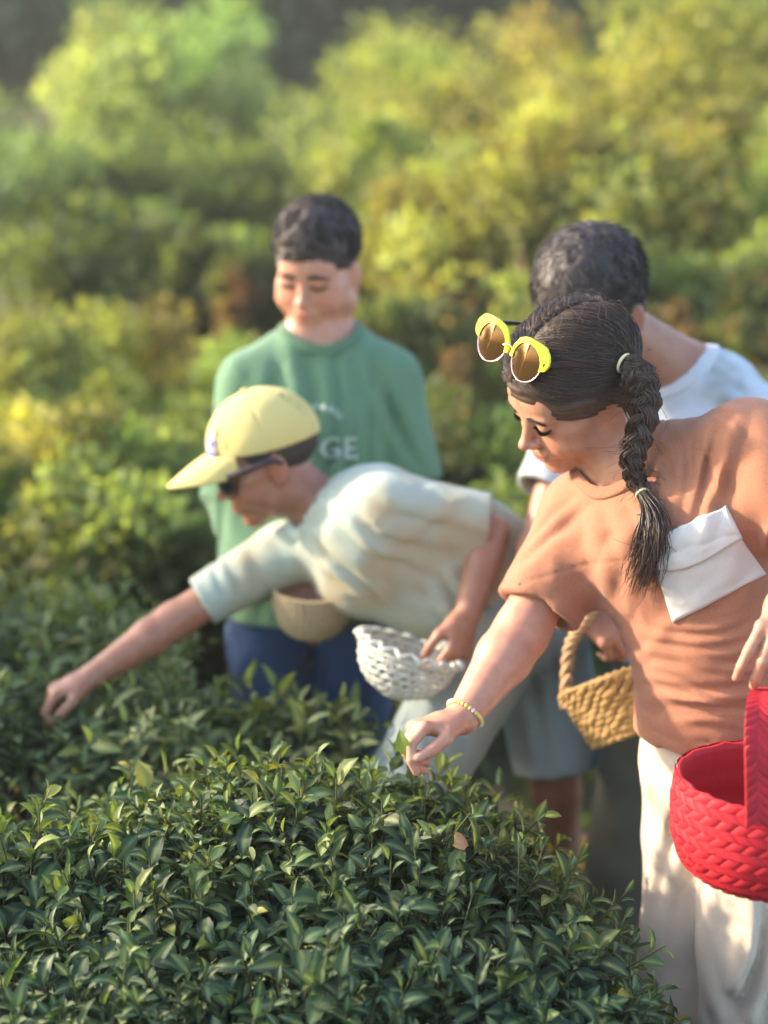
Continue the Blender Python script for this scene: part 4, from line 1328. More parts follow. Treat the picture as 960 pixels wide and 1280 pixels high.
def build_sunglasses(g):
    """cat-eye sunglasses pushed up onto the girl's hair"""
    rt = nrm(V(-0.62, 0.70, 0.33)); nf = perp(V(-0.50, -0.80, -0.02), rt); upv = np.cross(rt, nf)
    upv = upv if upv[2] > 0 else -upv
    mid = hit(g['H'], [650], [441], 1.7)[0] + nf * 0.021 - rt * -0.004
    root = empty('sunglasses', mid, 'yellow cat eye sunglasses with brown mirrored lenses pushed up on dark hair', 'sunglasses')
    W = lambda x, y, z: mid + rt * x + upv * y + nf * z
    for sx in (-1, 1):
        cx = sx * 0.0335
        a = np.linspace(0, 2 * math.pi, 41)
        ex = 0.0262; ey = 0.0268
        ring = np.array([W(cx + ex * math.cos(t), ey * math.sin(t), -0.004 * abs(math.cos(t))) for t in a])
        v, f = tubes(ring[None], 0.0010, 6, ref=nf)
        rim = obj('rim', v, f, MAT['rim_pink'], root)
        # thick yellow brow bar over the upper half, flaring at the outer corner
        aa = np.linspace(-0.12, math.pi + 0.12, 26) if sx > 0 else np.linspace(-0.12, math.pi + 0.12, 26)
        inner, outer = [], []
        for t in aa:
            o_ = math.cos(t) * sx                       # +1 at the outer corner
            wdt = 0.0046 + 0.0068 * smooth01((o_ - 0.1) / 0.8) * smooth01((math.sin(t) + 0.35) / 0.6) + 0.0015 * (math.sin(t) > 0.7)
            inner.append((cx + (ex - 0.001) * math.cos(t), (ey - 0.001) * math.sin(t)))
            outer.append((cx + (ex + wdt) * math.cos(t), (ey + wdt) * math.sin(t) + 0.004 * smooth01((o_ - 0.4) / 0.6)))
        pv = []
        for zz in (0.0022, -0.0020):
            for q in (inner, outer): pv += [W(x, y, zz - 0.004 * abs((x - cx) / ex)) for x, y in q]
        n = len(aa); I = np.arange(4 * n).reshape(4, n)
        fs = []
        for A_, B_ in ((0, 1), (1, 3), (3, 2), (2, 0)):
            fs.append(np.stack([I[A_, :-1], I[A_, 1:], I[B_, 1:], I[B_, :-1]], -1))
        fs.append(np.array([[I[0, 0], I[1, 0], I[3, 0], I[2, 0]], [I[0, -1], I[2, -1], I[3, -1], I[1, -1]]]))
        obj('brow_bar', np.array(pv), np.concatenate(fs), MAT['neon'], root, smooth=False)
        rr = np.linspace(0.02, 1, 8)
        lens = np.array([[W(cx + ex * q * math.cos(t), ey * q * math.sin(t), 0.002 * (1 - q * q) - 0.004 * abs(math.cos(t)) * q) for t in a[:-1]] for q in rr])
        I = np.arange(8 * 40).reshape(8, 40); J = np.roll(I, -1, 1)
        f = np.stack([I[:-1], I[1:], J[1:], J[:-1]], -1).reshape(-1, 4)
        obj('lens', lens.reshape(-1, 3), f, MAT['lens'], rim)
        # temple arm
        st = W(sx * 0.068, 0.012, -0.003)
        if sx < 0:
            e1 = hit(g['H'], [715], [456], 1.7)[0] - _f * 0.010; e2 = hit(g['H'], [745], [459], 1.7)[0] - _f * 0.007
            st = W(sx * 0.0630, 0.008, -0.002)
        else:
            e1 = st - nf * 0.045 + rt * 0.004; e2 = st - nf * 0.09 + rt * 0.002
        pth = spline([st, st * 0.55 + e1 * 0.45, e1, e2], 16)
        dirn = nrm(e2 - st); wv = perp(upv, dirn); tv = np.cross(dirn, wv)
        hw = np.interp(np.linspace(0, 1, 16), [0, 0.3, 1], [0.0028, 0.0042, 0.0026])
        pv = np.stack([pth + wv * hw[:, None] + tv * 0.0012, pth - wv * hw[:, None] + tv * 0.0012, pth - wv * hw[:, None] - tv * 0.0012, pth + wv * hw[:, None] - tv * 0.0012], 1)
        I = np.arange(64).reshape(16, 4); J = np.roll(I, -1, 1)
        f = np.stack([I[:-1], J[:-1], J[1:], I[1:]], -1).reshape(-1, 4)
        f = np.concatenate([f, [[0, 3, 2, 1], [60, 61, 62, 63]]])
        obj('temple_arm', pv.reshape(-1, 3), f, MAT['temple'], root, smooth=False)
    br = np.array([W(x, 0.006 + 0.004 * (1 - (x / 0.009) ** 2), 0.001) for x in np.linspace(-0.009, 0.009, 9)])
    v, f = tubes(br[None], 0.0014, 6, ref=nf)
    obj('bridge', v, f, MAT['gold'], root)
MAT['rim_pink'] = mat_plain('rim_metal', (0.72, 0.50, 0.52), 0.25, 0.5, metal=0.9)
MAT['gold'] = mat_plain('gold_metal', (0.80, 0.60, 0.30), 0.25, 0.5, metal=1.0)
MAT['neon'] = mat_plain('yellow_acetate', (0.78, 0.78, 0.03), 0.28, 0.5, coat=0.4)
MAT['temple'] = mat_plain('dark_acetate', (0.045, 0.028, 0.035), 0.35, 0.5)
MAT['lens'] = mat_plain('brown_mirror', (0.13, 0.075, 0.026), 0.10, 0.6, metal=0.7)

MAT['skin_boy'] = mat_skin('skin_boy')
MAT['hair_boy'] = mat_hair('hair_boy', (0.034, 0.025, 0.022), 0.62)
MAT['green'] = mat_cloth('green_jersey', (0.115, 0.230, 0.135), 0.10)
MAT['green_rib'] = mat_cloth('green_rib', (0.09, 0.185, 0.108), 0.15, weave=500); MAT['white_rib'] = mat_cloth('white_rib', (0.55, 0.58, 0.62), 0.08, weave=500)
MAT['denim'] = mat_cloth('blue_denim', (0.036, 0.075, 0.165), 0.2, weave=1600)
MAT['sage'] = mat_cloth('sage_jersey', (0.37, 0.44, 0.38), 0.08, color2=(0.38, 0.33, 0.22), scale2=6.0)
MAT['mint'] = mat_cloth('mint_trim', (0.50, 0.60, 0.55), 0.06)
MAT['grey_mint'] = mat_cloth('grey_mint_cotton', (0.28, 0.34, 0.33), 0.10)
MAT['patterned'] = mat_cloth('white_leaf_print', (0.52, 0.56, 0.62), 0.05, color2=(0.30, 0.34, 0.33), scale2=11.0)
MAT['olive'] = mat_cloth('olive_cotton', (0.10, 0.095, 0.065), 0.1)
MAT['cap'] = mat_cloth('yellow_twill', (0.68, 0.57, 0.22), 0.05, weave=1800, sheen=0.05)
MAT['dark_lens'] = mat_plain('dark_lens', (0.010, 0.012, 0.016), 0.12, 0.5)
MAT['print_white'] = mat_plain('white_print', (0.36, 0.47, 0.40), 0.8, 0.2)

def simple_shirt(lat, secs, shoulders, sleeves, neck, hem_cut, extra=None, k=0.04):
    T = Solid()
    for i in range(len(secs) - 1):
        f = erc(secs[i][0], secs[i + 1][0], secs[i][1], secs[i + 1][1], lat)
        if i == len(secs) - 2: f = cut(f, *hem_cut, 0.005)
        T.u(f, k)
    T.u(rc(shoulders[0], shoulders[1], shoulders[2], shoulders[2]), 0.05)
    for a, b, ra, rb in sleeves:
        T.u(sleeve(a, b, ra, rb, perp(V(0.2, -1, 0.4), np.asarray(b) - np.asarray(a))), 0.035)
    nc, nd, nr = neck
    T.band = collar(T, rc(nc + nd * 0.010, nc + nd * 0.13, nr, nr + 0.015)); T.nc = nc
    return T

def build_cap_boy():
    R = np.stack([nrm(V(-0.184, 0.983, -0.013)), nrm(V(-0.92, -0.177, -0.35)), nrm(V(-0.346, -0.053, 0.937))], 1)
    s = 0.94; hc = P(332, 574, 2.55)
    M = lambda q: hc + (np.asarray(q, float) * s) @ R.T
    nek = P(410, 640, 2.57)
    che = P(455, 690, 2.56); bel = P(555, 722, 2.59); pel = P(640, 752, 2.62)
    shL = P(488, 634, 2.45); shR = P(356, 692, 2.63)
    elL = P(612, 668, 2.46); wrL = P(585, 765, 2.42)
    elR = P(218, 776, 2.60); wrR = P(116, 845, 2.555)
    hipL = P(628, 780, 2.54); knL = P(512, 985, 2.46); anL = V(knL[0] + 0.04, knL[1] + 0.03, 0.11)
    hipR = P(668, 780, 2.68); knR = P(694, 925, 2.70); anR = V(knR[0] + 0.02, knR[1] + 0.05, 0.13)
    lat = nrm(shL - shR)
    root = empty('person', (0.2, 2.55, float(ground_z(0.2, 2.55))), 'boy in a yellow cap and pale sage T-shirt stretching one arm over tea', 'person')
    S = Solid()
    head_ops(S, hc, R, s)
    S.u(rc(M((0, -0.025, -0.055)), nek, 0.047, 0.050), 0.03)
    S.u(erc(nek + V(0.02, 0, -0.02), che, (0.09, 0.05), (0.115, 0.07), lat), 0.04)
    S.u(erc(che, pel, (0.08, 0.05), (0.06, 0.05), lat), 0.03)
    limb(S, shL, elL, wrL, 0.038, 0.031, 0.022, 0.04)
    limb(S, shR, elR, wrR, 0.038, 0.032, 0.022, 0.04)
    limb(S, hipL, knL, anL, 0.062, 0.045, 0.03, 0.04)
    limb(S, hipR, knR, anR, 0.062, 0.045, 0.03, 0.04)
    fR = nrm(P(58, 868, 2.53) - wrR)
    hand_ops(S, wrR + fR * 0.006, fR, nrm(V(-0.35, -0.10, 0.9)), +1, ((38, 45, 30), (48, 55, 35), (55, 58, 35), (60, 60, 35)),
             ((0.8, 0.55, -0.35), (0.95, 0.15, -0.4), (0.9, -0.15, -0.42)), s=0.92)
    fL = nrm(P(570, 830, 2.40) - wrL)
    hand_ops(S, wrL + fL * 0.006, fL, nrm(V(0.75, -0.62, 0.1)), -1, ((30, 40, 25), (38, 48, 28), (42, 50, 28), (45, 50, 28)),
             ((0.85, 0.45, -0.45), (0.95, 0.1, -0.45), (0.95, -0.1, -0.4)), s=0.92)
    lo, hi = bounds([hc + 0.14, hc - 0.14, shL, wrR + fR * 0.12, elL, wrL + fL * 0.13, anL, anR], 0.08)
    v, q = S.mesh(lo, hi, 0.0047)
    obj('body', v, q, MAT['skin_boy'], root, {'col': head_color(hc, R, s, (0.33, 0.160, 0.100))(v)})
    # shirt
    hemc = P(622, 752, 2.61); hd = nrm(bel - che + V(0.05, 0, -0.03))
    T = simple_shirt(lat, [(nek + V(0.05, 0, -0.025), (0.112, 0.072)), (che + V(0.02, 0, -0.002), (0.140, 0.090)), (bel, (0.142, 0.104)), (hemc + hd * 0.05, (0.146, 0.116))],
                     (shL, shR, 0.042), [(shL, P(607, 655, 2.46), (0.050, 0.050), (0.052, 0.050)), (shR, P(252, 752, 2.61), (0.058, 0.056), (0.046, 0.044))],
                     (nek + nrm(M((0, -0.02, -0.05)) - nek) * 0.0, nrm(M((0, -0.03, -0.05)) - nek + V(0.0, -0.05, 0.05)), 0.062), (hemc, hd))
    T.u(rc(P(462, 655, 2.52), P(600, 698, 2.55), 0.092, 0.094), 0.06)
    T.d(*wrinkle(P(500, 690, 2.44), P(610, 765, 2.5) - P(420, 650, 2.5), V(0.4, 0, 1), 0.26, 0.0050, 0.040, 26, warp=0.8))
    T.d(*wrinkle(P(360, 690, 2.5), P(480, 760, 2.5) - P(340, 660, 2.55), V(0.3, 0, 1), 0.17, 0.007, 0.042, 21))
    T.d(*wrinkle(P(470, 720, 2.46), P(560, 780, 2.5) - P(400, 690, 2.5), V(0.3, 0, 1), 0.20, 0.0035, 0.050, 22))
    T.d(*wrinkle(P(540, 650, 2.42), V(0.8, 0, 0.5), V(-0.4, 0, 1), 0.13, 0.004, 0.036, 23)); T.d(*crumple(P(480, 660, 2.5), 0.3, 0.003, 0.06, 3))
    T.d(*wrinkle(P(560, 750, 2.46), V(0.5, 0, -0.8), V(1, 0, 0.3), 0.14, 0.007, 0.045, 24))
    T.d(*wrinkle(P(300, 715, 2.58), V(0.4, -0.3, -0.8), V(-0.8, 0, -0.5), 0.10, 0.005, 0.035, 25))
    lo, hi = bounds([P(252, 752, 2.61), P(610, 655, 2.46), pel, nek, che, bel], 0.16)
    T.d(*wrinkle(P(430, 720, 2.45), P(520, 790, 2.5) - P(350, 680, 2.5), V(0.3, 0, 1), 0.16, 0.006, 0.032, 27))
    v, q = T.mesh(lo, hi, 0.0048)
    obj('shirt', v, q, MAT['sage'], root)
    collar_obj(T.band, T.nc, MAT['mint'], root)
    # trousers
    G = Solid()
    G.u(erc(P(615, 745, 2.61), pel + V(0.03, 0, -0.03), (0.115, 0.10), (0.125, 0.11), lat))
    G.u(rc(hipL, knL, 0.090, 0.075), 0.04)
    G.u(sleeve(knL, anL + V(0, 0, 0.02), (0.074, 0.074), (0.07, 0.07), V(1, 0, 0)), 0.02)
    hR = knR + nrm(knR - hipR) * 0.05
    G.u(sleeve(hipR, hR, (0.092, 0.090), (0.086, 0.084), V(1, 0, 0)), 0.04)
    G.d(*wrinkle(P(560, 870, 2.45), knL - hipL, V(1, 0, 0.3), 0.2, 0.007, 0.05, 31))
    G.d(*wrinkle(P(690, 860, 2.6), V(0.2, 0, -1), V(1, 0, 0), 0.2, 0.008, 0.05, 32))
    lo, hi = bounds([hipL, hipR, knL, anL, hR, pel], 0.15)
    v, q = G.mesh(lo, hi, 0.008)
    obj('trousers', v, q, MAT['grey_mint'], root)
    shoe(root, anL, (-0.8, -0.3), MAT['sole'], 0.009); shoe(root, anR, (-0.8, -0.3), MAT['sole'], 0.009)
    # hair under the cap
    H = Solid()
    H.u(xform(ell((0, -0.017, 0.036), (0.0785, 0.097, 0.082)), R, hc, s))
    H.s(xform(ell((0, 0.085, -0.06), (0.10, 0.085, 0.13)), R, hc, s), 0.006)
    H.s(xform(ell((0, -0.01, -0.085), (0.10, 0.075, 0.075)), R, hc, s), 0.006)
    H.d(lambda p: -0.0015 * vnoise(p * 160), hc, 0.2)
    lo, hi = bounds([hc + 0.13, hc - 0.13], 0.0)
    v, q = H.mesh(lo, hi, 0.0045)
    obj('hair', v, q, MAT['hair_boy'], root)
    # ---- his cap
    cap = empty('baseball_cap', M((0, 0, 0.03)), 'pale yellow baseball cap with a small blue and orange front patch', 'cap')
    c = V(0, -0.010, 0.036); rad = V(0.0845, 0.106, 0.095)
    C = Solid()
    dome = ell(c, rad)
    def pl(q): return -(q[:, 2] - (0.026 + 0.13 * (q[:, 1] + 0.010)))
    def domecut(q):
        return np.maximum(np.maximum(dome(q), -(ell(c, rad - 0.006)(q))), pl(q))
    C.u(xform(domecut, R, hc, s))
    def seamf(p):
        q = ((p - hc.astype(F32)) @ R.astype(F32)) / s - c
        a = np.arctan2(q[:, 0], q[:, 1]); o = 0
        for k in range(6):
            da = np.arctan2(np.sin(a - (k + 0.5) * math.pi / 3 - 0.0), np.cos(a - (k + 0.5) * math.pi / 3))
            o = o + 0.0016 * np.exp(-(da * np.hypot(q[:, 0], q[:, 1]) / 0.0022) ** 2)
        return o - 0.0009 * vnoise(q * 32) - 0.0012 * vnoise(q * 14)
    C.d(seamf, hc, 0.25)
    lo, hi = bounds([M(c + 0.12), M(c - 0.12), M(c + V(0.12, -0.12, 0.12)), M(c + V(-0.12, 0.12, -0.05))], 0.04)
    v, q = C.mesh(lo, hi, 0.0030)
    crown = obj('crown', v, q, MAT['cap'], cap)
    bv, bf = uv_ball(6, 10)
    obj('button', M(c + V(0, 0, rad[2] + 0.001) + bv * V(0.008, 0.008, 0.004)), bf, MAT['cap'], crown)
    U, W = np.meshgrid(np.linspace(-1, 1, 25), np.linspace(0, 1, 10), indexing='ij')
    ph = U * 0.92
    bx = rad[0] * 0.99 * np.sin(ph); by = c[1] + rad[1] * 0.97 * np.cos(ph)
    ext = 0.092 * np.cos(U * math.pi / 2) ** 0.55
    X = bx * (1 - 0.02 * W); Y = by + ext * W
    Z = 0.040 + 0.010 * (1 - U ** 2) - 0.010 * U ** 2 * (0.3 + 0.7 * W) - 0.016 * W - 0.012 * W ** 2
    top = np.stack([X, Y, Z], -1).reshape(-1, 3); bot = top - V(0, 0, 0.0035)
    N = 250; I = np.arange(N).reshape(25, 10)
    bd = np.concatenate([I[:, 0], I[-1, 1:], I[-2::-1, -1], I[0, -2:0:-1]]); nb = np.roll(bd, -1)
    f = np.concatenate([grid_faces(25, 10), grid_faces(25, 10)[:, ::-1] + N, np.stack([bd, bd + N, nb + N, nb], -1)])
    obj('brim', M(np.concatenate([top, bot])), f, MAT['cap'], cap)
    # the printed patch on the front panel
    m, nt, b = mat_new('cap_patch_print')
    nt.links.new(attr(nt, 'col').outputs['Color'], b.inputs['Base Color']); b.inputs['Roughness'].default_value = 0.7
    nu, nv = 22, 30
    A, E = np.meshgrid(np.linspace(0.10, 0.56, nu), np.linspace(0.10, 0.62, nv), indexing='ij')
    q = c + (rad + 0.0012) * np.stack([np.sin(-A) * np.cos(E), np.cos(A) * np.cos(E), np.sin(E)], -1)
    u = (A - A.min()) / np.ptp(A); w = (E - E.min()) / np.ptp(E)
    colr = np.zeros((nu, nv, 3)) + V(0.72, 0.48, 0.36)
    colr[(w < 0.62) & (np.abs(u - 0.62 + 0.15 * np.sin(w * 9)) < 0.22)] = V(0.05, 0.10, 0.50)
    colr[(w < 0.2)] = V(0.06, 0.12, 0.45)
    colr[(w < 0.38) & (w > 0.24) & (u > 0.35) & (u < 0.6)] = V(0.75, 0.75, 0.78)
    colr[(w > 0.66) & (np.hypot(u - 0.45, (w - 0.8) * 1.3) < 0.24)] = V(0.78, 0.36, 0.20)
    colr[(u > 0.95) | (u < 0.05) | (w > 0.96) | (w < 0.04)] = V(0.10, 0.05, 0.10)
    obj('patch', M(q.reshape(-1, 3)), grid_faces(nu, nv), m, crown, {'col': colr.reshape(-1, 3)})
    # ---- his dark glasses
    gl = empty('sunglasses', M((0, 0.09, 0)), 'dark wraparound sunglasses worn under the yellow cap', 'sunglasses')
    for sx in (-1, 1):
        a = np.linspace(0, 2 * math.pi, 24, endpoint=False); rr = np.linspace(0.02, 1, 6)
        L = np.array([[(sx * (0.036 + 0.030 * k * math.cos(t)), 0.097 - 0.010 * (0.5 + 0.5 * k * math.cos(t)) ** 2 * 2.4 + 0.002 * (1 - k * k), -0.004 + 0.024 * k * math.sin(t)) for t in a] for k in rr])
        I = np.arange(6 * 24).reshape(6, 24); J = np.roll(I, -1, 1)
        ln = obj('lens', M(L.reshape(-1, 3)), np.stack([I[:-1], I[1:], J[1:], J[:-1]], -1).reshape(-1, 4), MAT['dark_lens'], gl)
        v, f = tubes(M(np.vstack([L[-1], L[-1][:1]]))[None], 0.0022, 6)
        obj('rim', v, f, MAT['temple'], gl)
        pth = spline([M((sx * 0.066, 0.078, 0.008)), M((sx * 0.0785, 0.040, 0.009)), M((sx * 0.082, -0.005, 0.010)), M((sx * 0.080, -0.022, -0.004))], 14)
        v, f = tubes(pth[None], 0.0055, 6)
        obj('temple_arm', v, f, MAT['temple'], gl)
    v, f = tubes(np.array([M((x, 0.1, 0.006)) for x in np.linspace(-0.008, 0.008, 5)])[None], 0.002, 6)
    obj('bridge', v, f, MAT['temple'], gl)
    return dict(T=T, wrL=wrL, fL=fL)

def curls(center, R, hc, s, c, rad, n, r_, length, cur, dirs_ok, spread=0.5, flow=None):
    d = r_.normal(0, 1, (n * 3, 3)); d /= np.linalg.norm(d, axis=1, keepdims=True)
    d = d[dirs_ok(d)][:n]; n = len(d)
    t = np.linspace(0, 1, 7)
    p0 = c + d * (rad - 0.004)
    tang = np.cross(d, r_.normal(0, 1, (n, 3))) ; tang /= np.linalg.norm(tang, axis=1, keepdims=True)
    if flow is not None:
        tang = d * (d @ flow)[:, None] - flow + r_.normal(0, 0.22, (n, 3)); tang -= d * (tang * d).sum(1)[:, None]; tang /= np.linalg.norm(tang, axis=1, keepdims=True)
    b = np.cross(d, tang)
    ph = r_.uniform(0, 6.28, n)
    L = length * r_.uniform(0.6, 1.2, n)
    cr = cur * r_.uniform(0.6, 1.3, n)
    a = ph[:, None] + t[None] * r_.uniform(4, 8, n)[:, None]
    q = p0[:, None] + (d * (0.55 if flow is None else 0.16) + tang * spread)[:, None] * (L[:, None] * t[None])[..., None] + (tang[:, None] * np.cos(a)[..., None] + b[:, None] * np.sin(a)[..., None]) * (cr[:, None] * t[None])[..., None]
    return hc + (q * s) @ R.T

def build_green_boy():
    R = np.stack([nrm(V(-0.955, 0.295, 0.042)), nrm(V(-0.294, -0.912, -0.285)), nrm(V(-0.046, -0.284, 0.958))], 1)
    s = 0.935; hc = P(396, 339, 2.75)
    M = lambda q: hc + (np.asarray(q, float) * s) @ R.T
    nek = P(402, 415, 2.78)
    che = P(402, 540, 2.80); bel = P(398, 650, 2.80); pel = P(390, 775, 2.83)
    shR = P(312, 484, 2.77); shL = P(488, 480, 2.80)
    elR = P(292, 620, 2.76); wrR = P(338, 732, 2.66); elL = P(516, 600, 2.80); wrL = P(445, 725, 2.66)
    g = float(ground_z(-0.1, 2.8))
    hipR = P(335, 790, 2.83); hipL = P(442, 795, 2.85)
    knR = hipR + V(0.01, -0.02, -0.28); knL = hipL + V(0, -0.02, -0.28); anR = V(knR[0], knR[1] + 0.02, g + 0.08); anL = V(knL[0], knL[1] + 0.02, g + 0.08)
    lat = nrm(shL - shR)
    root = empty('person', (-0.12, 2.8, g), 'curly haired boy in a green printed T-shirt and blue jeans looking down', 'person')
    S = Solid()
    head_ops(S, hc, R, s, chub=1.5)
    S.u(rc(M((0, -0.030, -0.055)), nek + V(0, 0.015, 0), 0.043, 0.052), 0.02)
    S.u(erc(nek + V(0, 0, -0.04), che, (0.12, 0.06), (0.14, 0.09), lat), 0.04)
    S.u(erc(che, pel, (0.08, 0.05), (0.06, 0.05), lat), 0.03)
    limb(S, shR, elR, wrR, 0.045, 0.038, 0.024, 0.04); limb(S, shL, elL, wrL, 0.045, 0.038, 0.024, 0.04)
    limb(S, hipR, knR, anR, 0.036, 0.034, 0.032, 0.04); limb(S, hipL, knL, anL, 0.036, 0.034, 0.032, 0.04)
    tgt = P(390, 735, 2.62)
    for w, sd in ((wrR, 1), (wrL, -1)):
        f = nrm(tgt - w + V(0, 0, -0.02))
        hand_ops(S, w + f * 0.005, f, nrm(V(0.25 * -sd, -0.6, 0.75)), sd, ((35, 50, 30),) * 4, ((0.8, 0.5, -0.4), (0.9, 0.2, -0.5), (0.9, 0, -0.5)), s=0.9)
    lo, hi = bounds([hc + 0.14, hc - 0.14, shL, shR, elL, elR, wrL - V(0, 0.1, 0), anL, anR], 0.08)
    v, q = S.mesh(lo, hi, 0.0047)
    obj('body', v, q, MAT['skin_boy'], root, {'col': head_color(hc, R, s, (0.46, 0.245, 0.168), blush=0.6)(v)})
    face_hairs(S, hc, R, s, root, seed=13, brow_w=1.5)
    hemc = P(385, 760, 2.81)
    T = simple_shirt(lat, [(nek + V(0, 0, -0.055), (0.125, 0.075)), (che, (0.160, 0.115)), (bel, (0.178, 0.140)), (hemc + V(0, 0, -0.05), (0.185, 0.150))],
                     (shL, shR, 0.050), [(nek + V(0.0, 0.01, -0.035), shR, (0.058, 0.062), (0.052, 0.052)), (nek + V(0.0, 0.01, -0.035), shL, (0.058, 0.062), (0.052, 0.052)), (shR, P(290, 625, 2.755), (0.060, 0.060), (0.058, 0.055)), (elR, wrR - nrm(wrR - elR) * 0.03, (0.050, 0.050), (0.046, 0.046)), (shL, P(518, 605, 2.80), (0.060, 0.060), (0.058, 0.055))],
                     (nek + V(0, -0.012, 0.004), nrm(M((0, -0.02, -0.05)) - nek + V(0, -0.05, 0)), 0.066), (hemc, V(0, 0, -1)))
    T.d(*wrinkle(P(400, 520, 2.68), V(0.15, 0, 1), V(1, 0, 0), 0.26, 0.0085, 0.050, 41))
    T.d(*wrinkle(P(320, 510, 2.7), V(0.5, 0, 1), V(1, 0, -0.3), 0.14, 0.0065, 0.042, 42))
    T.d(*wrinkle(P(490, 520, 2.72), V(-0.4, 0, 1), V(1, 0, 0.3), 0.16, 0.0075, 0.042, 43))
    T.d(*wrinkle(P(300, 700, 2.72), V(0.2, 0, 1), V(1, 0, 0), 0.16, 0.008, 0.05, 44))
    lo, hi = bounds([P(290, 625, 2.75), P(518, 605, 2.8), hemc, che, nek], 0.20)
    v, q = T.mesh(lo, hi, 0.0065)
    sh = obj('shirt', v, q, MAT['green'], root)
    collar_obj(T.band, T.nc, MAT['green_rib'], root)
    # the white print on the chest
    def lettering(text, px, py, hpx):
        cu = bpy.data.curves.new('print', 'FONT'); cu.body = text; cu.size = 1.0; cu.offset = 0.02
        o = bpy.data.objects.new('print', cu); col.objects.link(o)
        dg = bpy.context.evaluated_depsgraph_get(); dg.update()
        me = o.evaluated_get(dg).to_mesh()
        vv = np.array([v.co[:] for v in me.vertices]); me.calc_loop_triangles()
        ff = np.array([t.vertices[:] for t in me.loop_triangles])
        bpy.data.objects.remove(o); bpy.data.curves.remove(cu)
        vv = vv / 0.72
        p = hit(T, px + vv[:, 0] * hpx * 1.05, py - vv[:, 1] * hpx, 2.3)
        return p + grad(T, p, 0.01) * 0.0035, ff
    v, f = lettering('GE', 398, 573, 27)
    obj('chest_lettering', v, f, MAT['print_white'], sh)
    arc = []
    for k in range(9):
        a = math.radians(150 - k * 14)
        cx, cy = 398 + 34 * math.cos(a), 543 - 34 * math.sin(a)
        t = V(math.sin(a), math.cos(a)); nn = V(math.cos(a), -math.sin(a))
        qd = np.array([V(cx, cy) + t * i * 2.6 + nn * j * 3.6 for i, j in ((-1, -1), (1, -1), (1, 1), (-1, 1))])
        p = hit(T, qd[:, 0], qd[:, 1], 2.3)
        arc.append((p + grad(T, p, 0.01) * 0.0035, np.array([[0, 1, 2, 3]])))
    v, f = joined(arc)
    obj('chest_print_arc', v, f, MAT['print_white'], sh)
    G = Solid()
    G.u(erc(P(390, 735, 2.82), pel + V(0, 0, 0.05), (0.15, 0.11), (0.148, 0.10), lat, cap=0.5))
    for a, b, c_ in ((hipR, knR, anR), (hipL, knL, anL)):
        G.u(rc(a, b, 0.080, 0.066), 0.02); G.u(sleeve(b, c_ + V(0, 0, 0.01), (0.070, 0.07), (0.066, 0.066), V(1, 0, 0)), 0.02)
    G.d(*crumple(P(390, 820, 2.75), 0.4, 0.006, 0.06, 7))
    lo, hi = bounds([hipR, hipL, anR, anL, pel], 0.15)
    v, q = G.mesh(lo, hi, 0.009)
    obj('trousers', v, q, MAT['denim'], root)
    shoe(root, anL, (-0.2, -0.9), MAT['sole'], 0.009); shoe(root, anR, (-0.3, -0.9), MAT['sole'], 0.009)
    # curly hair
    r_ = np.random.default_rng(44)
    H = Solid(); c = V(0, -0.014, 0.056); rad = V(0.081, 0.101, 0.086)
    H.u(xform(ell(c, rad), R, hc, s))
    H.s(xform(ell((0, 0.100, -0.055), (0.082, 0.070, 0.108)), R, hc, s), 0.008)
    H.s(xform(ell((0, 0.010, -0.085), (0.11, 0.085, 0.090)), R, hc, s), 0.008)
    H.d(lambda p: -0.005 * (1 - 2 * np.abs(vnoise(p * 52))) - 0.003 * vnoise(p * 120), hc, 0.2)
    lo, hi = bounds([hc + 0.16, hc - 0.13], 0.0)
    v, q = H.mesh(lo, hi, 0.0045)
    hair = obj('hair', v, q, MAT['hair_boy'], root)
    ok = lambda d: (d[:, 2] > -0.25) & ~((d[:, 1] > 0.45) & (d[:, 2] < 0.14))
    pp = curls(c, R, hc, s, c, rad, 2900, r_, 0.020, 0.0055, ok, spread=0.6)
    v, f = tubes(pp, np.linspace(0.0011, 0.0005, 7), 3)
    obj('curls', v, f, MAT['hair_boy'], hair)
    return dict(T=T)

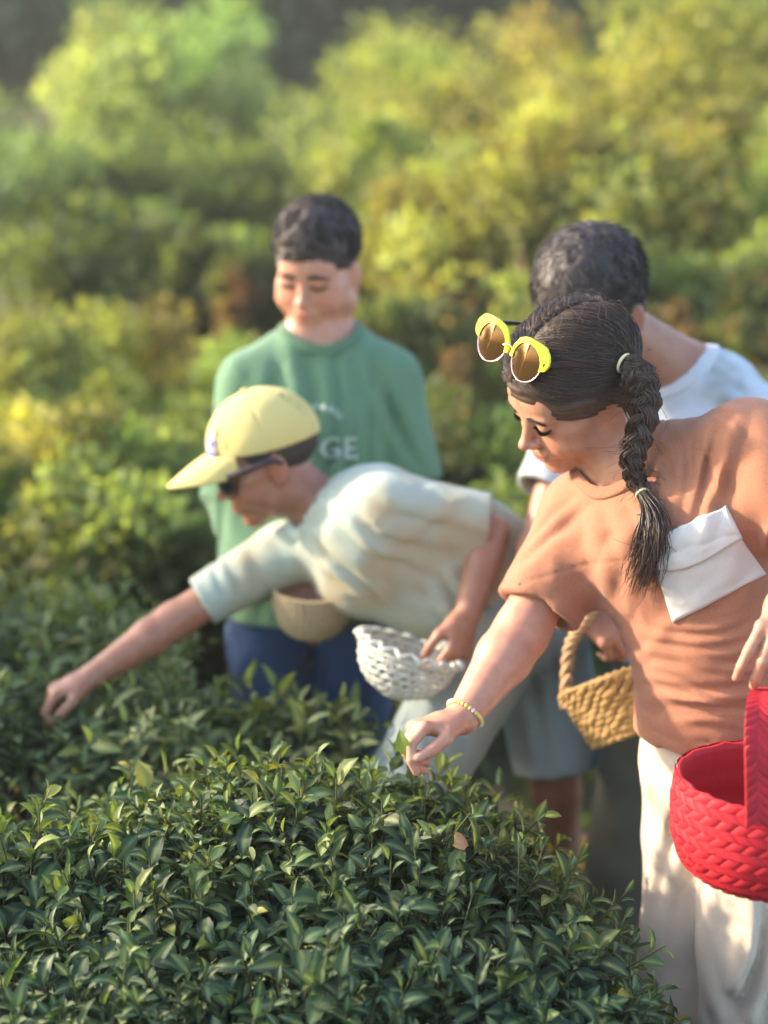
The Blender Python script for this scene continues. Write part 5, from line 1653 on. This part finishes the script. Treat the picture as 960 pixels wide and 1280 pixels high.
def build_bowed_boy():
    F = nrm(V(-0.52, -0.66, -0.50)); rt = nrm(np.cross(F, V(0.10, 0.0, 1.0))); up = np.cross(rt, F)
    R = np.stack([rt, F, up], 1)
    s = 1.0; hc = P(736, 390, 2.36)
    M = lambda q: hc + (np.asarray(q, float) * s) @ R.T
    nek = P(846, 462, 2.46)
    che = P(880, 575, 2.50); bel = P(872, 720, 2.52); pel = P(860, 850, 2.56)
    shR = P(716, 548, 2.50); shL = P(960, 540, 2.40)
    elR = P(672, 690, 2.43); wrR = P(722, 762, 2.37); elL = P(1020, 680, 2.42); wrL = P(1000, 800, 2.36)
    hipR = P(815, 880, 2.58); hipL = P(905, 880, 2.52)
    g = float(ground_z(0.4, 2.55))
    knR = hipR + V(-0.04, -0.02, -0.28); anR = V(knR[0], knR[1] + 0.02, g + 0.08)
    knL = hipL + V(-0.02, 0.0, -0.28); anL = V(knL[0], knL[1] + 0.02, g + 0.08)
    lat = nrm(shL - shR)
    root = empty('person', (hipR[0], hipR[1], g), 'boy in a white leaf print T-shirt with bowed dark head behind the girl', 'person')
    S = Solid()
    head_ops(S, hc, R, s)
    S.u(rc(M((0, -0.03, -0.045)), nek, 0.052, 0.055), 0.03)
    S.u(erc(nek + V(0.01, 0, -0.04), che, (0.12, 0.06), (0.13, 0.085), lat), 0.04)
    S.u(erc(che, pel, (0.08, 0.05), (0.06, 0.05), lat), 0.03)
    limb(S, shR, elR, wrR, 0.040, 0.034, 0.024, 0.04); limb(S, shL, elL, wrL, 0.040, 0.034, 0.024, 0.04)
    limb(S, hipR, knR, anR, 0.036, 0.034, 0.032, 0.04); limb(S, hipL, knL, anL, 0.036, 0.034, 0.032, 0.04)
    f = nrm(P(770, 792, 2.34) - wrR)
    hand_ops(S, wrR + f * 0.004, f, nrm(V(0.15, -0.75, 0.55)), +1, ((45, 60, 35), (50, 65, 40), (52, 65, 40), (55, 65, 40)),
             ((0.8, 0.5, -0.5), (0.7, 0.1, -0.7), (0.5, -0.3, -0.8)), s=1.0)
    f2 = nrm(V(-0.1, -0.2, -1))
    hand_ops(S, wrL + f2 * 0.004, f2, nrm(V(0.6, -0.7, 0.1)), -1, ((20, 25, 15),) * 4, ((0.9, 0.35, -0.3), (1, 0.1, -0.3), (1, 0, -0.3)), s=1.0)
    lo, hi = bounds([hc + 0.15, hc - 0.15, shR, elR, wrR + f * 0.12, elL, wrL + f2 * 0.15, anR, anL], 0.08)
    v, q = S.mesh(lo, hi, 0.0047)
    obj('body', v, q, MAT['skin_boy'], root, {'col': head_color(hc, R, s, (0.36, 0.180, 0.118))(v)})
    hemc = P(868, 830, 2.54)
    nd = nrm(M((0, -0.03, -0.04)) - nek)
    T = simple_shirt(lat, [(nek + V(0.02, 0, -0.045), (0.12, 0.080)), (che, (0.150, 0.105)), (bel, (0.142, 0.110)), (hemc + V(0, 0, -0.05), (0.135, 0.110))],
                     (shR, shL, 0.056), [(shR, P(680, 615, 2.465), (0.060, 0.060), (0.050, 0.050)), (shL, P(1004, 640, 2.42), (0.062, 0.06), (0.06, 0.058))],
                     (nek - nd * 0.004, nd, 0.066), (hemc, V(-0.05, 0, -1)))
    T.u(rc(P(862, 472, 2.50), P(965, 535, 2.50), 0.042, 0.058), 0.05)
    T.d(*wrinkle(P(890, 480, 2.40), V(1, 0, -0.5), V(0.4, 0, 1), 0.16, 0.006, 0.045, 51))
    T.d(*wrinkle(P(790, 790, 2.45), V(0.2, 0, 1), V(1, 0, 0), 0.14, 0.008, 0.05, 52))
    lo, hi = bounds([P(678, 628, 2.47), P(1004, 640, 2.42), hemc, che, nek], 0.17)
    v, q = T.mesh(lo, hi, 0.006)
    obj('shirt', v, q, MAT['patterned'], root)
    collar_obj(T.band, T.nc, MAT['white_rib'], root)
    G = Solid()
    G.u(erc(P(866, 815, 2.55), pel, (0.125, 0.10), (0.13, 0.11), lat))
    for a, b, c_ in ((hipR, knR, anR), (hipL, knL, anL)):
        G.u(rc(a, b, 0.082, 0.068), 0.03); G.u(sleeve(b, c_ + V(0, 0, 0.01), (0.068, 0.068), (0.064, 0.064), V(1, 0, 0)), 0.02)
    G.d(*crumple(P(830, 920, 2.5), 0.35, 0.005, 0.06, 9))
    lo, hi = bounds([hipR, hipL, anR, anL, pel], 0.15)
    v, q = G.mesh(lo, hi, 0.009)
    obj('trousers', v, q, MAT['olive'], root)
    shoe(root, anL, (-0.6, -0.7), MAT['sole'], 0.009); shoe(root, anR, (-0.7, -0.6), MAT['sole'], 0.009)
    # short dark hair
    r_ = np.random.default_rng(45)
    H = Solid(); c = V(0, -0.016, 0.046); rad = V(0.0835, 0.102, 0.092)
    H.u(xform(ell(c, rad), R, hc, s))
    H.u(xform(ell((0, -0.055, -0.015), (0.066, 0.050, 0.055)), R, hc, s), 0.02)
    H.s(xform(ell((0, 0.105, -0.055), (0.085, 0.070, 0.112)), R, hc, s), 0.008)
    H.s(xform(ell((0, 0.015, -0.085), (0.11, 0.070, 0.085)), R, hc, s), 0.008)
    H.d(lambda p: -0.0022 * (1 - 2 * np.abs(vnoise(p * 45))) - 0.002 * vnoise(p * 130), hc, 0.2)
    lo, hi = bounds([hc + 0.16, hc - 0.14], 0.0)
    v, q = H.mesh(lo, hi, 0.004)
    hair = obj('hair', v, q, MAT['hair_boy'], root)
    ok = lambda d: (d[:, 2] > -0.35) & ~((d[:, 1] > 0.45) & (d[:, 2] < 0.28)) & ~((d[:, 2] < 0.0) & (d[:, 1] > -0.2))
    pp = curls(c, R, hc, s, c, rad, 3000, r_, 0.034, 0.002, ok, spread=1.0, flow=nrm(V(0, -0.45, 0.9)))
    v, f = tubes(pp, np.linspace(0.0008, 0.0003, 7), 3)
    obj('hair_strands', v, f, MAT['hair_boy'], hair)
    return dict(T=T)

# ------------------------------------------------------------------ baskets
def mat_strip(name, color):
    m, nt, b = mat_new(name)
    oc = objcoord(nt)
    mp = node(nt, 'ShaderNodeMapping'); mp.inputs['Scale'].default_value = (60, 900, 60)
    nt.links.new(oc, mp.inputs['Vector'])
    fib = noise(nt, mp.outputs[0], 1.0, 3.0)
    c = mixc(nt, fib, tuple(x * 0.72 for x in color), tuple(x * 1.18 for x in color))
    r = node(nt, 'ShaderNodeObjectInfo').outputs['Random']
    c = mixc(nt, 0.6, c, mixc(nt, r, tuple(x * 0.70 for x in color), tuple(x * 1.25 for x in color)))
    nt.links.new(c, b.inputs['Base Color'])
    b.inputs['Roughness'].default_value = 0.62; b.inputs['Specular IOR Level'].default_value = 0.25
    bump(nt, b, fib, 0.35, 0.0012)
    return m
MAT['red'] = mat_strip('red_palm_strip', (0.43, 0.016, 0.026))
MAT['straw'] = mat_plain('seagrass_rope', (0.36, 0.225, 0.088), 0.8, 0.25, nz=0.4, nscale=120, bumpy=0.6, bscale=300)
MAT['straw_handle'] = mat_plain('seagrass_handle', (0.46, 0.30, 0.16), 0.8, 0.25, nz=0.35, nscale=120, bumpy=0.6, bscale=300)
MAT['white_rod'] = mat_plain('white_wicker', (0.55, 0.56, 0.48), 0.6, 0.3, nz=0.12, nscale=80)
MAT['cream_coil'] = mat_plain('cream_coil', (0.38, 0.29, 0.165), 0.75, 0.25, nz=0.25, nscale=140, bumpy=0.5, bscale=300)

def strip_mesh(w, h, shear, dome=0.0020):
    """one visible float of a plaited strip: a leaning parallelogram, domed, one end tucked under its neighbour"""
    x = np.linspace(0, 1, 6); y = np.linspace(0, 1, 4)
    X, Y = np.meshgrid(x, y, indexing='ij')
    Z = dome * np.clip(np.sin(math.pi * np.clip(X, 0, 1)), 0, 1) ** 0.4 + 0.0004 * np.sin(math.pi * Y) + 0.0012 * (1 - X) - 0.0010
    px = (X - 0.5) * w * 1.01 + shear * (Y - 0.5); py = (Y - 0.5) * h * 0.95
    return np.stack([px, py, Z], -1).reshape(-1, 3), grid_faces(6, 4)

def build_red_basket():
    rimc = P(966, 968, 1.80)
    H = 0.122
    root = empty('red_basket', rimc - V(0, 0, H), 'bright red woven palm basket with a flat strap handle held by the girl', 'basket')
    prof = lambda t: np.interp(t, [0, 0.12, 0.4, 0.75, 1.0], [0.095, 0.109, 0.119, 0.119, 0.115])      # t 0 bottom, 1 rim
    base = rimc - V(0, 0, H)
    r_ = np.random.default_rng(77)
    # inner wall and bottom, a real thickness under the weave
    na = 64; a = np.linspace(0, 2 * math.pi, na, endpoint=False)
    rows = []
    rimw = 0.0016 * np.sin(a * 17) + 0.0012 * r_.normal(0, 1, na)
    for t in np.linspace(0, 1, 14):
        rows.append(base + np.stack([np.cos(a) * (prof(t) - 0.001), np.sin(a) * (prof(t) - 0.001), np.full(na, t * H) + rimw * (t == 1)], -1))
    for t in np.linspace(1, 0.03, 14):
        rp = prof(t) - 0.0065 - 0.0012 * math.sin(t * 60)
        rows.append(base + np.stack([np.cos(a) * rp, np.sin(a) * rp, np.full(na, t * H - 0.001) + rimw * (t == 1)], -1))
    rows.append(np.repeat((base + V(0, 0, 0.004))[None], na, 0))
    rows.insert(0, np.repeat((base + V(0, 0, 0.0))[None], na, 0))
    v = np.concatenate(rows); n = len(rows)
    I = np.arange(n * na).reshape(n, na); J = np.roll(I, -1, 1)
    f = np.stack([I[:-1], J[:-1], J[1:], I[1:]], -1).reshape(-1, 4)
    obj('wall', v, f, MAT['red'], root)
    nr = 11; N = 36; hh = H / (nr + 0.05); ww = 2 * math.pi * 0.119 / N
    kinds = [strip_mesh(ww, hh, 0.0105), strip_mesh(ww, hh, -0.0105)]
    meshes = [make_mesh('weave_strip', v_, f_, MAT['red']) for v_, f_ in kinds]
    cells = []
    for i in range(nr):
        t = (i + 0.5) / nr
        for j in range(N):
            an = (j + 0.25 * ((i + 1) // 2 % 4)) / N * 2 * math.pi + r_.normal(0, 0.006)
            rad = prof(t)
            out = V(math.cos(an), math.sin(an), 0); tg = V(-math.sin(an), math.cos(an), 0)
            slope = (prof(min(t + 0.03, 1)) - prof(max(t - 0.03, 0))) / (0.06 * H)
            upv = nrm(V(0, 0, 1) + out * slope); nor = np.cross(tg, upv)
            al = r_.normal(0, 0.035)
            x = tg * math.cos(al) + upv * math.sin(al); y = np.cross(nor, x); z = nor
            x = x * (rad / 0.119) * r_.uniform(0.97, 1.04); y = y * r_.uniform(0.96, 1.05)
            p = base + out * (rad + 0.0002 + r_.normal(0, 0.0003)) + V(0, 0, t * H)
            cells.append((p, x, y, z, np.dot(nor, nrm(CAM - p)), i % 2))
    # the strap handle
    hp = spline([P(946, 1032, 1.684), P(946, 1000, 1.687), P(945, 930, 1.697), P(949, 880, 1.735), P(956, 862, 1.80), P(970, 868, 1.87), P(982, 905, 1.90), P(984, 950, 1.906)], 46)
    tg = np.gradient(hp, axis=0); tg /= np.linalg.norm(tg, axis=1, keepdims=True)
    wd = nrm(V(1, 0.25, 0.0)); wv = wd - tg * (tg @ wd)[:, None]; wv /= np.linalg.norm(wv, axis=1, keepdims=True)
    nv = np.cross(tg, wv)
    nv = np.where(((hp - (base + V(0, 0, H))) * nv).sum(1)[:, None] > 0, nv, -nv)
    hw, ht = 0.0145, 0.0022
    sec = np.stack([hp + wv * hw + nv * ht * 0, hp + nv * ht, hp - wv * hw, hp - nv * ht], 1)
    I = np.arange(46 * 4).reshape(46, 4); J = np.roll(I, -1, 1)
    f = np.stack([I[:-1], J[:-1], J[1:], I[1:]], -1).reshape(-1, 4)
    hd = obj('handle', sec.reshape(-1, 3), f, MAT['red'], root)
    arc = np.concatenate([[0], np.cumsum(np.linalg.norm(np.diff(hp, axis=0), axis=1))])
    step = 0.0112
    hms = [make_mesh('handle_strip', *strip_mesh(step, 0.0145, 0.010 * k, 0.0013), MAT['red']) for k in (1, -1)]
    for q_, sd in enumerate(np.arange(step * 0.5, arc[-1], step)):
        for k, sgn in enumerate((1, -1)):
            i = min(int(np.searchsorted(arc, sd)), 45)
            pc = np.array([np.interp(sd, arc, hp[:, d_]) for d_ in range(3)])
            n_ = nv[i]; y = wv[i]; x = np.cross(y, n_)
            p = pc + wv[i] * sgn * 0.0072 + n_ * 0.0016
            o = link('handle_strip', hms[k], hd)
            o.matrix_basis = Matrix(((x[0], y[0], n_[0], p[0]), (x[1], y[1], n_[1], p[1]), (x[2], y[2], n_[2], p[2]), (0, 0, 0, 1)))
    cells.sort(key=lambda c_: -c_[4])
    for p, x, y, z, _, kd in cells[:300]:
        o = link('weave_strip', meshes[kd], root)
        o.matrix_basis = Matrix(((x[0], y[0], z[0], p[0]), (x[1], y[1], z[1], p[1]), (x[2], y[2], z[2], p[2]), (0, 0, 0, 1)))
    rest = [(p + kinds[kd][0][:, :1] * x + kinds[kd][0][:, 1:2] * y + kinds[kd][0][:, 2:] * z, kinds[kd][1]) for p, x, y, z, _, kd in cells[300:]]
    v, f = joined(rest)
    tag(obj('far_side_weave', v, f, MAT['red'], root), kind='stuff')

def rope(path, r, strands=3, turns=10, m=None):
    path = np.asarray(path); n = len(path)
    tg = np.gradient(path, axis=0); tg /= np.linalg.norm(tg, axis=1, keepdims=True)
    ref = V(0.2, -0.9, 0.3)
    a = np.cross(tg, ref); a /= np.linalg.norm(a, axis=1, keepdims=True); b = np.cross(tg, a)
    k = np.linspace(0, 1, n)
    out = []
    for s_ in range(strands):
        ph = k * turns * 2 * math.pi + s_ * 2 * math.pi / strands
        out.append(path + a * (np.cos(ph) * r)[:, None] + b * (np.sin(ph) * r)[:, None])
    return tubes(np.array(out), r * 0.85, 6)

def build_tan_basket():
    c = P(778, 846, 2.36)                       # middle of the rim
    ax = nrm(V(-0.30, 0.40, 0.87))             # it hangs tilted
    u = perp(V(1, 0, 0), ax); w = np.cross(ax, u)
    R0, H = 0.104, 0.092
    root = empty('straw_basket', c - ax * H, 'tan seagrass basket with a braided rope handle hanging from a hand behind the girl', 'basket')
    r_ = np.random.default_rng(5)
    na = 48; a = np.linspace(0, 2 * math.pi, na, endpoint=False)
    rad = lambda t: R0 * np.interp(t, [0, 0.1, 1], [0.74, 0.80, 1.0])
    ring = lambda r, h: c - ax * (H * (1 - h)) + u * (np.cos(a) * r)[:, None] + w * (np.sin(a) * r)[:, None]
    rows = [np.repeat((c - ax * H)[None], na, 0)] + [ring(rad(t) - 0.002, t) for t in np.linspace(0, 1, 8)] + [ring(rad(t) - 0.009, t) for t in np.linspace(1, 0.06, 8)] + [np.repeat((c - ax * H * 0.94)[None], na, 0)]
    v = np.concatenate(rows); I = np.arange(len(v)).reshape(-1, na); J = np.roll(I, -1, 1)
    obj('wall', v, np.stack([I[:-1], J[:-1], J[1:], I[1:]], -1).reshape(-1, 4), MAT['straw'], root)
    bv, bf = uv_ball(5, 7); parts = []
    for i in range(10):
        t = (i + 0.5) / 10; N = 30
        for j in range(N):
            an = (j + 0.5 * (i % 2)) / N * 2 * math.pi + r_.normal(0, 0.02)
            o = u * math.cos(an) + w * math.sin(an); tg = -u * math.sin(an) + w * math.cos(an)
            q = bv * V(0.0150, 0.0044, 0.0056) * r_.uniform(0.85, 1.15)
            al = 0.35 + r_.normal(0, 0.12); x = tg * math.cos(al) + ax * math.sin(al); z = np.cross(x, o)
            parts.append((c - ax * (H * (1 - t)) + o * (rad(t) + 0.0005 + r_.normal(0, 0.0008)) + q[:, :1] * x + q[:, 1:2] * o + q[:, 2:] * z, bf))
    v, f = joined(parts)
    tag(obj('weave', v, f, MAT['straw'], root), kind='stuff')
    cl = ring(rad(1.0), 1.0); v, f = rope(np.vstack([cl, cl[:1]]), 0.0042, 2, 26)
    obj('rim', v, f, MAT['straw'], root)
    e0 = c - u * R0 * 0.98 - ax * 0.02
    e1 = c + u * R0 * 0.98 - ax * 0.02
    hp = spline([e0, P(712, 812, 2.35), P(733, 775, 2.34), P(757, 744, 2.345), P(795, 735, 2.36), P(830, 775, 2.38), e1], 90)
    v, f = rope(hp, 0.0062, 3, 9)
    obj('handle', v, f, MAT['straw_handle'], root)

def build_white_basket():
    c = P(512, 812, 2.39); ax = nrm(V(0.30, 0.10, 0.92)); u = perp(V(1, 0, 0), ax); w = np.cross(ax, u)
    root = empty('white_basket', c - ax * 0.07, 'small white openwork wicker basket in the lowered hand of the capped boy', 'basket')
    R0, H = 0.080, 0.078
    rad = lambda t: R0 * np.sqrt(np.clip(1 - (1 - t) ** 2.2, 0.0, 1)) * 0.96 + 0.004
    na = 97; a = np.linspace(0, 2 * math.pi, na)
    rods = []
    for t in (0.05, 0.18, 0.32, 0.48, 0.64, 0.80):
        rr = rad(t) + 0.0016 * np.sin(a * 15 + 9 * t)
        rods.append(c - ax * (H * (1 - t)) + u * (np.cos(a) * rr)[:, None] + w * (np.sin(a) * rr)[:, None])
    v, f = tubes(np.array(rods), 0.0026, 6)
    obj('hoops', v, f, MAT['white_rod'], root)
    ribs = []
    for j in range(26):
        an = j / 26 * 2 * math.pi
        for sg in (-1, 1):
            tt = np.linspace(0.02, 0.98, 20)
            aa = an + sg * tt * 0.9
            ribs.append(c - ax * (H * (1 - tt))[:, None] + u * (np.cos(aa) * rad(tt))[:, None] + w * (np.sin(aa) * rad(tt))[:, None])
    v, f = tubes(np.array(ribs), 0.0019, 5)
    obj('ribs', v, f, MAT['white_rod'], root)
    a2 = np.linspace(0, 2 * math.pi, 260)
    rr = R0 + 0.006 + 0.0055 * np.cos(a2 * 18); hh = 0.006 * np.abs(np.sin(a2 * 9))
    rim = c + ax * hh[:, None] + u * (np.cos(a2) * rr)[:, None] + w * (np.sin(a2) * rr)[:, None]
    v, f = tubes(rim[None], 0.0042, 6)
    rim2 = c - ax * 0.006 + u * (np.cos(a) * (R0 + 0.002))[:, None] + w * (np.sin(a) * (R0 + 0.002))[:, None]
    v2, f2 = tubes(rim2[None], 0.0038, 6)
    v, f = joined([(v, f), (v2, f2)])
    obj('scalloped_rim', v, f, MAT['white_rod'], root)
    disc = [c - ax * H + u * (np.cos(a) * 0.02 * k)[:, None] + w * (np.sin(a) * 0.02 * k)[:, None] for k in (0.25, 0.5, 0.75, 1.0)]
    v, f = tubes(np.array(disc), 0.0028, 5)
    obj('base', v, f, MAT['white_rod'], root)

def build_cream_basket():
    c = P(391, 738, 2.60); ax = nrm(V(0.05, -0.10, 0.98)); u = perp(V(1, 0, 0), ax); w = np.cross(ax, u)
    R0, H = 0.066, 0.086
    root = empty('coiled_basket', c - ax * H, 'round cream coiled basket held in front of the green T-shirt', 'basket')
    rad = lambda t: R0 * (1 - (1 - t) ** 3.0) ** 0.5
    a = np.linspace(0, 2 * math.pi, 121)
    rows = []
    for t in np.linspace(0.03, 1, 12):
        rows.append(c - ax * (H * (1 - t)) + u * (np.cos(a) * rad(t))[:, None] + w * (np.sin(a) * rad(t))[:, None])
    v, f = joined([rope(q_, 0.0036, 2, 18) for q_ in rows])
    obj('coils', v, f, MAT['cream_coil'], root)
    rows = np.array(rows) * 1.0
    obj('lining', rows.reshape(-1, 3), grid_faces(12, 121), MAT['cream_coil'], root)
    hp = spline([c - u * R0, c - u * R0 * 0.8 + ax * 0.05, c + ax * 0.085, c + u * R0 * 0.8 + ax * 0.05, c + u * R0], 50)
    v, f = rope(hp, 0.004, 3, 9)
    obj('handle', v, f, MAT['cream_coil'], root)

# ------------------------------------------------------------------ build the place
build_ground()
build_haze()
build_background()
build_tea()
girl = build_girl()
build_sunglasses(girl)
build_cap_boy()
build_green_boy()
build_bowed_boy()
build_red_basket()
build_tan_basket()
build_white_basket()
build_cream_basket()
